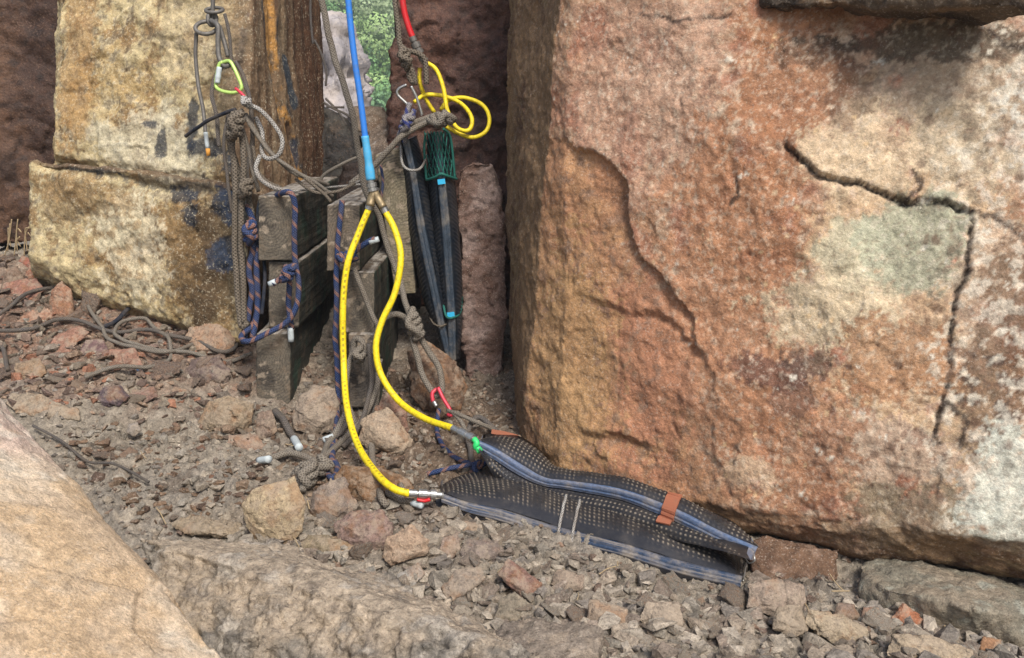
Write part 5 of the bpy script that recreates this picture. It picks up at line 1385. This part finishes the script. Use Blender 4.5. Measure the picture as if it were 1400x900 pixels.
# carabiner
cb = tube('carabiner', catmull(W([(305, 85, 3.28), (314, 84, 3.27), (321, 95, 3.26), (330, 117, 3.25), (328, 124, 3.25), (318, 127, 3.25), (302, 124, 3.26), (295, 117, 3.27), (297, 100, 3.28), (300, 88, 3.28), (305, 85, 3.28)]), 0.004), px(2.6), M_GREENC)
tag(cb, 'lime green carabiner with a white gate sleeve hanging in the iron hook', 'carabiner')
tube('gate_sleeve', catmull(W([(300, 92, 3.275), (297, 114, 3.265)]), 0.006), [px(3.5), px(4.2), px(3.6), px(4.2), px(3.6), px(4.0)], M_WHITE, cb)
sh = tube('snap_hook', catmull(W([(322, 121, 3.22), (328, 126, 3.21), (336, 134, 3.20), (341, 139, 3.19)]), 0.005), px(2.2), M_REDM)
tag(sh, 'small red snap hook clipped to the lime green carabiner', 'snap hook')
# -- ropes by the coiled yellow hose
rope('rope', [[(536, -60, 3.55), (542, 20, 3.52), (547, 60, 3.5), (552, 75, 3.48)], [(558, 92, 3.47), (558, 105, 3.47), (566, 112, 3.47), (562, 92, 3.47)], [(556, 70, 3.48), (572, 74, 3.48), (581, 84, 3.48), (582, 115, 3.48)]],
     px(3.6, 3.5), M_RTWIST, 'brown grey rope from the top edge knotted beside the red hose', knots=[((554, 80, 3.46), (0.4, 0, -1), 2.8)])
rope('rope', [[(478, 252, 3.3), (505, 232, 3.32), (532, 205, 3.32), (550, 185, 3.32), (580, 168, 3.34), (606, 158, 3.36)], [(548, 178, 3.34), (570, 166, 3.36), (600, 155, 3.38)]],
     px(4.0, 3.4), M_RGREY, 'thick grey rope slung across the tops of the upright cushions', knots=[((604, 163, 3.3), (1, 0, 0.3), 2.6, 1.1)])
rope('rope', [[(543, 200, 3.36), (548, 180, 3.36), (556, 160, 3.37), (562, 140, 3.38)], [(552, 196, 3.36), (560, 172, 3.36), (568, 150, 3.38)]], px(3.6, 3.4), rope_mat('white_blue_rope', L3(150, 146, 148), L3(96, 90, 90), fleck=L3(40, 56, 120), fleck_n=15, mud=0.3), 'white rope with blue flecks bunched above the left upright cushion', knots=[((556, 168, 3.33), (0.4, 0, 1), 2.5)])
for _pts, _lab in (([(556, 116, 3.44), (545, 122, 3.44), (544, 130, 3.44), (556, 142, 3.44), (560, 148, 3.44)], 'grey steel snap hook left of the loops of yellow hose'),
                   ([(562, 118, 3.42), (569, 132, 3.42), (575, 150, 3.42), (577, 158, 3.42)], 'straight grey steel snap hook below the knot beside the red hose')):
    tag(tube('snap_hook', catmull(W(_pts), 0.004), px(2, 3.4), M_STEEL), _lab, 'snap hook')
# thin things in the cleft
rope('cord', [[(520, 226, 3.38), (523, 250, 3.38), (521, 275, 3.38)]], px(2.2), M_RBLUE, 'thin blue cord hanging in front of the upright timber post', 'cord')
rope('twig', [[(388, 262, 3.14), (420, 260, 3.2), (450, 256, 3.3), (495, 252, 3.4)], [(430, 256, 3.2), (460, 262, 3.2), (500, 243, 3.25)]], px(1.6), M_RPALE, 'thin pale cords lying across the tops of the timbers', 'cord')
rope('rope', [[(437, 250, 3.5), (445, 238, 3.5), (465, 225, 3.5), (490, 215, 3.5)]], px(2.6), M_RGREY, 'grey rope arching up in the cleft above the timbers')
rope('twig', [[(430, 55, 3.7), (440, 75, 3.7), (446, 100, 3.7), (445, 118, 3.7)]], px(1.8), M_RDARK, 'thin curved dark twig in front of the pale rock face', 'twig')
rope('rope', [[(427, -40, 3.6), (424, 20, 3.6), (428, 60, 3.6)]], px(1.8), M_RDARK, 'thin dark cord hanging at the edge of the gap', 'cord')
rope('root', [[(442, 140, 3.9), (455, 148, 3.9), (478, 160, 3.9), (486, 178, 3.9)], [(446, 146, 3.9), (470, 147, 3.9)], [(445, 135, 3.95), (462, 152, 3.9), (474, 172, 3.9)]], px(2.0), M_RDARK, 'dark twisted roots hanging over the mossy rock in the cleft', 'root')
# -- loose rope on the scree
rope('rope', [[(-20, 456), (20, 432), (45, 412), (90, 402), (140, 399), (170, 410), (195, 430)], [(195, 430), (170, 418), (148, 404)]], px(2.8, 3.4), M_RDARK, 'dark rope arching over the reddish scree toward the pale boulder')
rope('rope', [[(-20, 462), (40, 466), (80, 450), (112, 450), (140, 460), (165, 462), (200, 463), (235, 476), (270, 482), (300, 494), (322, 488), (328, 462), (342, 448), (364, 450)]], px(3, 3.2), M_RDARK, 'longest loose grey rope wandering from the left edge to the blue rope')
rope('rope', [[(140, 455), (122, 430), (128, 416), (146, 414)], [(140, 455), (150, 472), (190, 492), (230, 500), (262, 484), (285, 460), (310, 452), (330, 453)]], px(2.8, 3.2), M_RGREY, 'loose grey rope with a hook shaped bend on the scree')
rope('rope', [[(345, 500), (310, 507), (260, 504), (215, 490), (172, 480), (158, 465), (170, 448), (200, 448), (215, 466), (233, 484), (232, 505), (205, 522), (160, 526), (120, 535)]], px(2.9, 3.1), M_RGREY, 'loose pale grey rope forming an oval loop with its tail on the mud')
rope('rope', [[(205, 420), (180, 434), (160, 448), (143, 456)]], px(3.2, 3.3), M_RBLACK, 'short dark blue rope piece across the loose rope')
rope('rope', [[(4, 485), (10, 505), (14, 520)]], px(3, 3.2), M_RDARK, 'short bit of grey rope at the left edge above the tan boulder')
rope('root', [[(48, 600), (85, 615), (120, 638), (160, 655), (205, 670)]], px(2.0, 2.6), M_RDARK, 'thin dark root lying across the mud above the tan boulder', 'root')

_rt = random.Random(4)
for _k in range(22):
    _x, _y = _rt.choice([(_rt.uniform(180, 420), _rt.uniform(600, 760)), (_rt.uniform(640, 1150), _rt.uniform(770, 880)), (_rt.uniform(1150, 1380), _rt.uniform(820, 890))])
    _a = _rt.uniform(0, 3.1); _l = _rt.uniform(14, 34)
    rope('twig', [[(_x, _y), (_x + _l * 0.5 * math.cos(_a), _y + _l * 0.3 * math.sin(_a) + _rt.uniform(-4, 4)), (_x + _l * math.cos(_a), _y + _l * 0.6 * math.sin(_a))]], _rt.uniform(0.0010, 0.0020), M_TWIG,
         'thin pale dead twig lying on the clay and rubble', 'twig', group='dead twigs on the rubble')
# ------------------------------------------------------------------ cushions
def rubber_mat(name, base, dust, bands=0.4, streak=0.0, spec=0.4, edge_sheen=1.0):
    s = NT(name)
    pos = s.n('ShaderNodeTexCoord').outputs['Object']
    at = s.n('ShaderNodeAttribute', attribute_name='tint'); sp = s.n('ShaderNodeSeparateColor'); s.l(at.outputs['Color'], sp.inputs[0])
    n1 = s.noise(pos, 16, 6, 0.7); n2 = s.noise(pos, 110, 4, 0.7)
    base_ = s.mix(s.mapr(n2, 0.3, 0.7, 0, 1), tuple(np.array(base) * 0.7), tuple(np.array(base) * 1.4))
    base_ = s.mix(s.ramp(sp.outputs[2], [(0.82, 0.0), (0.90, 1.0)]), base_, tuple(np.array(base) * edge_sheen))  # sheen of the smooth band by the strip, painted as a lighter base
    patch = s.ramp(n1, [(0.46, 0.0), (0.64, 1.0)])
    xp = s.n('ShaderNodeSeparateXYZ'); s.l(pos, xp.inputs[0]); cv = s.n('ShaderNodeCombineXYZ')
    s.l(s.math('MULTIPLY', sp.outputs[2], 5.0), cv.inputs[0]); s.l(s.math('MULTIPLY', xp.outputs[0], 3.0), cv.inputs[1]); s.l(s.math('MULTIPLY', xp.outputs[2], 3.0), cv.inputs[2])
    st = s.ramp(s.noise(cv.outputs[0], 2.2, 5, 0.7), [(0.48, 0.0), (0.60, 1.0)])
    patch = s.math('MAXIMUM', patch, s.math('MULTIPLY', st, streak))
    d = s.math('ADD', s.math('MULTIPLY', sp.outputs[0], dust), s.math('MULTIPLY', patch, s.math('MULTIPLY', sp.outputs[1], bands)), clamp=True)
    col = s.mix(d, base_, s.mix(n2, L3(112, 104, 92), L3(176, 160, 138)))
    s.l(col, s.b.inputs['Base Color'])
    s.l(s.math('ADD', s.math('MULTIPLY', d, 0.5), s.mapr(n2, 0.3, 0.7, 0.24, 0.40)), s.b.inputs['Roughness'])
    s.b.inputs['Specular IOR Level'].default_value = spec
    s.l(s.bump(n2, 0.3, 0.0015), s.b.inputs['Normal'])
    return s.m
M_RUBBER = rubber_mat('black_rubber', (0.003, 0.0055, 0.011), 0.7, 0.07, spec=0.28, edge_sheen=1.8)
M_RUBBER_E = rubber_mat('smooth_rubber_edge', (0.030, 0.050, 0.090), 0.0, 0.8, streak=0.8)
M_RUBBER_SHEEN = rubber_mat('blue_sheen_rubber_edge', (0.075, 0.112, 0.19), 0.0, 0.8, streak=0.5, spec=0.5)  # upper strip's blue sheen is painted into this base colour
M_RUBBER_UP = rubber_mat('dark_ribbed_rubber', (0.006, 0.011, 0.019), 0.10, 0.08, spec=0.4)
M_EDGE_UP = rubber_mat('grey_rubber_edge', (0.035, 0.048, 0.065), 0.0, 0.45)

def resample(pts, n):
    c = catmull(pts, 0.004)
    L = np.concatenate([[0], np.cumsum(np.linalg.norm(np.diff(c, axis=0), axis=1))]); L /= L[-1]
    t = np.linspace(0, 1, n)
    return np.stack([np.interp(t, L, c[:, k]) for k in range(3)], 1)

def side_sheet(A, B, puff, back, pitch, bumps, nu, flip=False, seed=0, ribs=False, smooth=0.04, skew=1.0):
    """one face of the cushion between edge line A (outer) and B (at the strip); puffed, with raised dimples"""
    n = len(A); t = np.linspace(0, 1, nu)
    S = A[:, None] * (1 - t)[None, :, None] + B[:, None] * t[None, :, None]
    e1 = np.gradient(S, axis=0); e2 = np.gradient(S, axis=1)
    N = np.cross(e1, e2); N /= np.linalg.norm(N, axis=2)[..., None] + 1e-12
    cam_ = np.array([0, 0, CAM_Z])
    if (N * (cam_ - S)).sum(2).mean() < 0: N = -N
    ends = np.sin(np.clip(np.linspace(0, 1, n) * 1.04 - 0.02, 0, 1) * math.pi) ** 0.35
    S = S + N * (puff * np.sin(t ** skew * math.pi) ** 0.75)[None, :, None] * ends[:, None, None]
    lu = np.concatenate([[0], np.cumsum(np.linalg.norm(np.diff(B, axis=0), axis=1))])
    lv = np.cumsum(np.concatenate([np.zeros((n, 1)), np.linalg.norm(np.diff(S, axis=1), axis=2)], 1), axis=1)
    lv = lv - lv[:, -1:]
    if ribs:
        h = np.sin(2 * math.pi * (lu[:, None] + 0.5 * lv) / pitch) * 0.5 + 0.5
        h = h ** 2
    else:
        k = (np.sin(math.pi * lu[:, None] / pitch) ** 2) * (np.sin(math.pi * lv / pitch) ** 2)
        h = sstep(0.42, 0.85, k)
    edge = (sstep(0.0, 0.14, t) * sstep(1.0 - smooth, 0.94 - smooth, t))[None]
    p = S.reshape(-1, 3)
    wear = sstep(-0.45, 0.15, fbm(p, 14, 3, seed)).reshape(n, nu)
    S = S + N * (h * edge * bumps)[..., None] + N * (0.004 * fbm(p, 7, 3, seed + 5)).reshape(n, nu)[..., None]
    return S, h * edge * wear

def bag(name, A, B, C, D, label, thick, puff=0.03, pitch=0.0125, n=300, group=None, ribs=False, mats=None, bumps=0.0035, seed=0, nu=44, smooth=0.04, skew=1.0):
    """air cushion: A outer edge of its upper face, B and C the two sides of the smooth edge strip, D outer edge of its lower face"""
    mr, me_ = mats or (M_RUBBER, M_RUBBER_E)
    A, B, C, D = [resample(W(q), n) for q in (A, B, C, D)]
    root = empty(name, tuple(np.array([B[:, 0].mean(), B[:, 1].mean(), min(B[:, 2].min(), D[:, 2].min())])))
    tag(root, label, 'air cushion', group)
    off = np.array(root.location)
    def sheet(nm, S, T, mat):
        nn, mm = S.shape[:2]
        V = S.reshape(-1, 3)
        i = (np.arange(nn - 1)[:, None] * mm + np.arange(mm - 1)[None]).ravel()
        F = np.stack([i, i + 1, i + mm + 1, i + mm], 1)
        me = mesh_np(nm, V - off, F)
        c = np.zeros((len(V), 3)); c[:, 0] = T.ravel(); c[:, 1] = 1.0; c[:, 2] = np.tile(np.linspace(0, 1, mm), nn)
        set_col(me, c)
        o = link(nm, me, mat, root)
        return o
    S1, T1 = side_sheet(A, B, puff, thick, pitch, bumps, nu, seed=seed, ribs=ribs, smooth=smooth, skew=skew)
    S2, T2 = side_sheet(D, C, puff * 0.7, thick, pitch, bumps, max(16, nu * 2 // 3), seed=seed + 9, ribs=ribs)
    sheet('upper_face', S1, T1, mr); sheet('lower_face', S2, T2, mr)
    # the strip: a band that stands a little proud, with two grooves
    t = np.linspace(0, 1, 15)
    S = B[:, None] * (1 - t)[None, :, None] + C[:, None] * t[None, :, None]
    N = np.cross(np.gradient(S, axis=0), np.gradient(S, axis=1)); N /= np.linalg.norm(N, axis=2)[..., None] + 1e-12
    if (N * (np.array([0, 0, CAM_Z]) - S)).sum(2).mean() < 0: N = -N
    prof = np.array([-0.004, 0.003, 0.006, 0.0068, 0.007, 0.007, 0.007, 0.0045, 0.006, 0.007, 0.0062, 0.0035, 0.0052, 0.002, -0.004])
    S = S + N * prof[None, :, None]
    S = S + N * (0.0025 * fbm(S.reshape(-1, 3), 12, 3, seed + 3)).reshape(n, 15)[..., None]
    sheet('edge_strip', S, np.zeros((n, 15)), me_)
    # back and end caps
    back = np.array([0, thick, 0])
    Bk = np.stack([A, A + back * 0.7, D + back * 0.7, D], 1)
    sheet('back_face', Bk, np.zeros((n, 4)), mr)
    for k in (0, n - 1):
        ring_ = np.concatenate([S1[k], S[k], S2[k][::-1], Bk[k][::-1]])
        c = ring_.mean(0); V = np.concatenate([ring_, c[None]]) - off; m = len(ring_)
        me = bpy.data.meshes.new('end_cap'); me.from_pydata(V.tolist(), [], [(q, (q + 1) % m, m) for q in range(m)]); me.update()
        cc = np.zeros((len(V), 3)); cc[:, 1] = 1; set_col(me, cc)
        link('end_cap', me, me_, root)
    return root, S1, S, S2

# lying lower cushion
low = bag('air_cushion',
    [(602, 664, 2.535), (625, 652, 2.595), (655, 640, 2.655), (700, 640, 2.655), (780, 668, 2.555), (880, 705, 2.395), (960, 738, 2.275), (1018, 764, 2.195)],
    [(604, 674, 2.380), (640, 686, 2.365), (690, 697, 2.340), (760, 719, 2.280), (850, 742, 2.180), (930, 766, 2.110), (1016, 787, 2.040)],
    [(604, 688, 2.370), (640, 702, 2.350), (690, 716, 2.320), (760, 739, 2.260), (850, 761, 2.160), (930, 786, 2.090), (1012, 805, 2.020)],
    [(606, 690, 2.415), (640, 708, 2.435), (690, 726, 2.415), (760, 750, 2.355), (850, 770, 2.255), (930, 792, 2.175), (1010, 806, 2.115)],
    'lower black dimpled rubber air cushion lying on the rubble, caked with clay', 0.12, puff=0.045, group='lying air cushions', seed=701, smooth=0.05, skew=1.5, n=420, nu=80, bumps=0.0018, pitch=0.0135)
up_ = bag('air_cushion',
    [(660, 600, 2.615), (690, 598, 2.635), (715, 604, 2.615), (740, 622, 2.575), (765, 648, 2.515), (850, 665, 2.395), (930, 690, 2.295), (1000, 718, 2.205), (1032, 744, 2.135)],
    [(650, 600, 2.535), (680, 614, 2.515), (715, 636, 2.475), (745, 652, 2.435), (780, 657, 2.395), (850, 668, 2.315), (920, 693, 2.225), (980, 723, 2.145), (1036, 748, 2.085)],
    [(652, 613, 2.535), (675, 629, 2.515), (710, 651, 2.475), (742, 665, 2.435), (780, 671, 2.395), (850, 685, 2.315), (915, 711, 2.225), (975, 739, 2.145), (1030, 766, 2.085)],
    [(656, 618, 2.485), (680, 656, 2.485), (715, 682, 2.445), (760, 698, 2.385), (800, 708, 2.335), (860, 720, 2.255), (920, 738, 2.165), (975, 750, 2.085), (1026, 766, 2.005)],
    'upper black dimpled rubber air cushion lying bent against the big boulder', 0.05, puff=0.03, group='lying air cushions', seed=721, mats=(M_RUBBER, M_RUBBER_SHEEN), skew=1.2, smooth=0.0, n=420, nu=48, bumps=0.0018, pitch=0.0135)
# ties round them
def band(name, pts, wd, mat, label, cat, n=1):
    """a flat strap following points"""
    c = catmull(W(pts), 0.006); T = np.gradient(c, axis=0); T /= np.linalg.norm(T, axis=1)[:, None]
    v = c - np.array([0, 0, CAM_Z]); v /= np.linalg.norm(v, axis=1)[:, None]
    Wd = np.cross(T, v); Wd /= np.linalg.norm(Wd, axis=1)[:, None]
    th = 0.0025
    V = np.concatenate([c - Wd * wd - v * th, c + Wd * wd - v * th, c + Wd * wd + v * th, c - Wd * wd + v * th])
    m = len(c); F = []
    for i in range(m - 1):
        for a, b in ((0, 1), (1, 2), (2, 3), (3, 0)): F.append((a * m + i, b * m + i, b * m + i + 1, a * m + i + 1))
    F += [(0, 3 * m, 2 * m, m), (m - 1, 2 * m - 1, 3 * m - 1, 4 * m - 1)]
    me = mesh_np(name, V, F, smooth=False)
    o = link(name, me, mat); recentre(o); tag(o, label, cat); return o
M_STRAP = plain_mat('rust_webbing', (150, 92, 68), 0.75, dirt=0.4, dirtc=(120, 100, 84), dscale=40, spec=0.2)
M_BSTRAP = plain_mat('black_webbing', (34, 40, 50), 0.6, dirt=0.3, spec=0.3)
def wrap_path(S1, S, S2, k0, slant, t0, off, tail=8):
    """a line that hugs the cushion from its upper face over the strip and under it"""
    pts = []; nu = S1.shape[1]; n = S1.shape[0]
    for j in range(int(nu * t0), nu - 2, max(2, nu // 16)):
        k = min(n - 1, int(k0 + slant * (1 - j / nu))); pts.append(S1[k, j])
    for j in (4, 7, 10, 13): pts.append(S[k0, j])
    for j in range(S2.shape[1] - 2, S2.shape[1] - 2 - tail, -3): pts.append(S2[max(0, int(k0 - slant * 0.15)), j])
    pts = np.array(pts); v = np.array([0, 0, CAM_Z]) - pts; v /= np.linalg.norm(v, axis=1)[:, None]
    return pts + v * off
def strip_mesh(name, path, wd, axis, mat, label, cat, th=0.0025):
    c = catmull(path, 0.006); T = np.gradient(c, axis=0); T /= np.linalg.norm(T, axis=1)[:, None]
    A_ = np.asarray(axis) / np.linalg.norm(axis); Wd = A_[None] - T * (T @ A_)[:, None]; Wd /= np.linalg.norm(Wd, axis=1)[:, None]
    Nn = np.cross(T, Wd); m = len(c)
    V = np.concatenate([c - Wd * wd - Nn * th, c + Wd * wd - Nn * th, c + Wd * wd + Nn * th, c - Wd * wd + Nn * th]); F = []
    for i in range(m - 1):
        for a, b in ((0, 1), (1, 2), (2, 3), (3, 0)): F.append((a * m + i, b * m + i, b * m + i + 1, a * m + i + 1))
    F += [(0, 3 * m, 2 * m, m), (m - 1, 2 * m - 1, 3 * m - 1, 4 * m - 1)]
    o = link(name, mesh_np(name, V, F, smooth=False), mat); recentre(o); tag(o, label, cat); return o
_r, _S1, _S, _S2 = up_
_k = int(np.argmin(np.abs(np.array([((q[0] / (q[1] * CP + (CAM_Z - q[2]) * SP)) * FPX + 700) for q in _S[:, 7]]) - 914)))
strip_mesh('strap', wrap_path(_S1, _S, _S2, _k, 4, 0.55, 0.006, tail=16), 0.019, _S[_k + 10, 7] - _S[_k - 10, 7], M_STRAP, 'rust brown webbing strap wrapped round the upper cushion', 'strap')
band('strap', [(600, 682, 2.410), (602, 700, 2.390), (600, 716, 2.360)], px(5, 2.5), M_BSTRAP, 'short black strap hanging from the nose of the lower cushion', 'strap')
for k, lab in ((0, 'left of the two thin cord ties round the lower cushion'), (1, 'right of the two thin cord ties round the lower cushion')):
    _r, _S1, _S, _S2 = low
    _px = np.array([((q[0] / (q[1] * CP + (CAM_Z - q[2]) * SP)) * FPX + 700) for q in _S[:, 7]])
    _kk = int(np.argmin(np.abs(_px - (764 + k * 19))))
    _o = tube('cord', catmull(wrap_path(_S1, _S, _S2, _kk, 22, 0.35, 0.004, tail=20), 0.006), 0.0042, M_RPALE); tag(_o, lab, 'cord')
rope('cord', [[(1018, 762, 2.130), (1024, 770, 2.110), (1032, 766, 2.100), (1030, 758, 2.110)], [(1014, 780, 2.130), (1020, 770, 2.130), (1016, 795, 2.120)]], 0.002, M_STEEL, 'thin wire loops at the far tips of the lying cushions', 'wire')

band('flake', [(672, 590, 2.66), (690, 593, 2.66), (708, 598, 2.66)], 0.007, M_STRAP, 'thin rust coloured flake lying between the boulder and the upper cushion', 'stone flake')
for _k in range(9):
    _x = 6 + _k * 4.5; rope('twig', [[(_x, 350 - (_k % 3) * 6, 3.85), (_x + 6 - (_k * 5) % 13, 330 - (_k % 4) * 5, 3.84), (_x + 10 - (_k * 7) % 21, 300 + (_k % 5) * 6, 3.83)]], 0.0025, M_TWIG,
         'thin dry twig standing up beside the dark wall at the far left', 'twig', group='dry twigs by the dark wall')
# upright cushions, edge on
MU = (M_RUBBER_UP, M_EDGE_UP)
bag('air_cushion',
    [(545, 198, 3.50), (552, 260, 3.50), (560, 320, 3.48), (570, 370, 3.46), (582, 415, 3.43), (596, 446, 3.41), (606, 490, 3.38)],
    [(549, 192, 3.40), (560, 240, 3.39), (568, 300, 3.38), (577, 350, 3.37), (588, 400, 3.36), (598, 445, 3.35), (610, 492, 3.34)],
    [(560, 190, 3.40), (570, 240, 3.39), (580, 300, 3.38), (590, 350, 3.37), (600, 400, 3.36), (609, 445, 3.35), (619, 490, 3.34)],
    [(568, 186, 3.50), (582, 235, 3.50), (594, 290, 3.48), (602, 345, 3.46), (608, 400, 3.44), (612, 445, 3.42), (622, 488, 3.40)],
    'left of the two black ribbed air cushions standing on end in the cleft', 0.06, puff=0.012, pitch=0.016, group='standing air cushions', ribs=True, mats=MU, bumps=0.003, seed=741, nu=24)
bag('air_cushion',
    [(584, 184, 3.48), (586, 240, 3.48), (592, 320, 3.46), (600, 380, 3.44), (606, 440, 3.42), (611, 490, 3.38)],
    [(592, 181, 3.40), (597, 240, 3.38), (603, 310, 3.37), (608, 380, 3.36), (611, 430, 3.35), (613, 492, 3.34)],
    [(604, 180, 3.40), (609, 240, 3.38), (616, 310, 3.37), (620, 380, 3.36), (623, 430, 3.35), (624, 492, 3.34)],
    [(612, 182, 3.48), (620, 235, 3.48), (627, 310, 3.46), (631, 370, 3.44), (631, 430, 3.42), (629, 490, 3.38)],
    'right of the two black ribbed cushions standing on end, teal net on top', 0.06, puff=0.012, pitch=0.016, group='standing air cushions', ribs=True, mats=MU, bumps=0.003, seed=761, nu=24)
M_TEAL = plain_mat('teal_cord', (24, 96, 84), 0.7, dirt=0.3, dirtc=(30, 70, 66))
M_CYAN = plain_mat('cyan_tape', (48, 176, 220), 0.5, dirt=0.15)
# teal net: two runs of crossing cords hanging over the top of the right one
nr = None
for k in range(9):
    a = k / 8.0
    for sgn in (1, -1):
        pts = []
        for j in range(7):
            b = j / 6.0; yy = 180 + 62 * b
            u_ = (a + sgn * b * 0.35) % 1.0
            xx = 580 + 3 * b + u_ * (36 + 6 * b)
            pts.append((xx, yy, 3.365 + 0.10 * (abs(u_ - 0.5) * 2) ** 1.5 - 0.006))
            if j and abs(pts[-1][0] - pts[-2][0]) > 12: pts = pts[-1:]
        if len(pts) < 2: continue
        o = tube('net' if nr is None else 'mesh_cord', catmull(W(pts), 0.01), 0.0022, M_TEAL, nr, sides=6)
        if nr is None: nr = o; tag(o, 'teal green net pulled over the top of the right standing cushion', 'net')
tube('hem', catmull(W([(583, 246, 3.42), (594, 243, 3.37), (603, 238, 3.355), (612, 241, 3.37), (624, 245, 3.44)]), 0.006), px(2.0, 3.4), M_TEAL, nr)
tube('hem', catmull(W([(582, 182, 3.44), (580, 205, 3.44), (583, 246, 3.43)]), 0.006), px(1.8, 3.4), M_TEAL, nr)
tube('hem', catmull(W([(606, 176, 3.38), (616, 190, 3.42), (622, 245, 3.44)]), 0.006), px(1.8, 3.4), M_TEAL, nr)
rope('cord', [[(606, 395, 3.43), (607, 420, 3.36), (611, 433, 3.335), (620, 434, 3.335), (629, 428, 3.38), (631, 405, 3.43)]], px(1.8), M_TEAL, 'teal cord tied round the lower end of the right standing cushion', 'cord')
rope('cord', [[(548, 196, 3.42), (549, 222, 3.37), (558, 232, 3.355), (572, 232, 3.36), (580, 222, 3.42), (583, 212, 3.46)]], px(2.0), M_RPALE, 'frayed beige cord tied round the top of the left standing cushion', 'cord')
rope('cord', [[(586, 432, 3.42), (592, 442, 3.34), (602, 446, 3.33), (612, 442, 3.36)]], px(1.6), M_RTWIST, 'brown cord tied round the lower end of the left standing cushion', 'cord')
for a, b, lab in (((603, 245, 3.362), (604, 252, 3.362), 'small cyan tape patch on the right standing cushion below the net'), ((616, 427, 3.338), (617, 435, 3.338), 'small cyan tape patch near the lower end of the right standing cushion')):
    band('tape', [a, b], px(5, 3.4), M_CYAN, lab, 'tape')

if HAZE: build_haze()
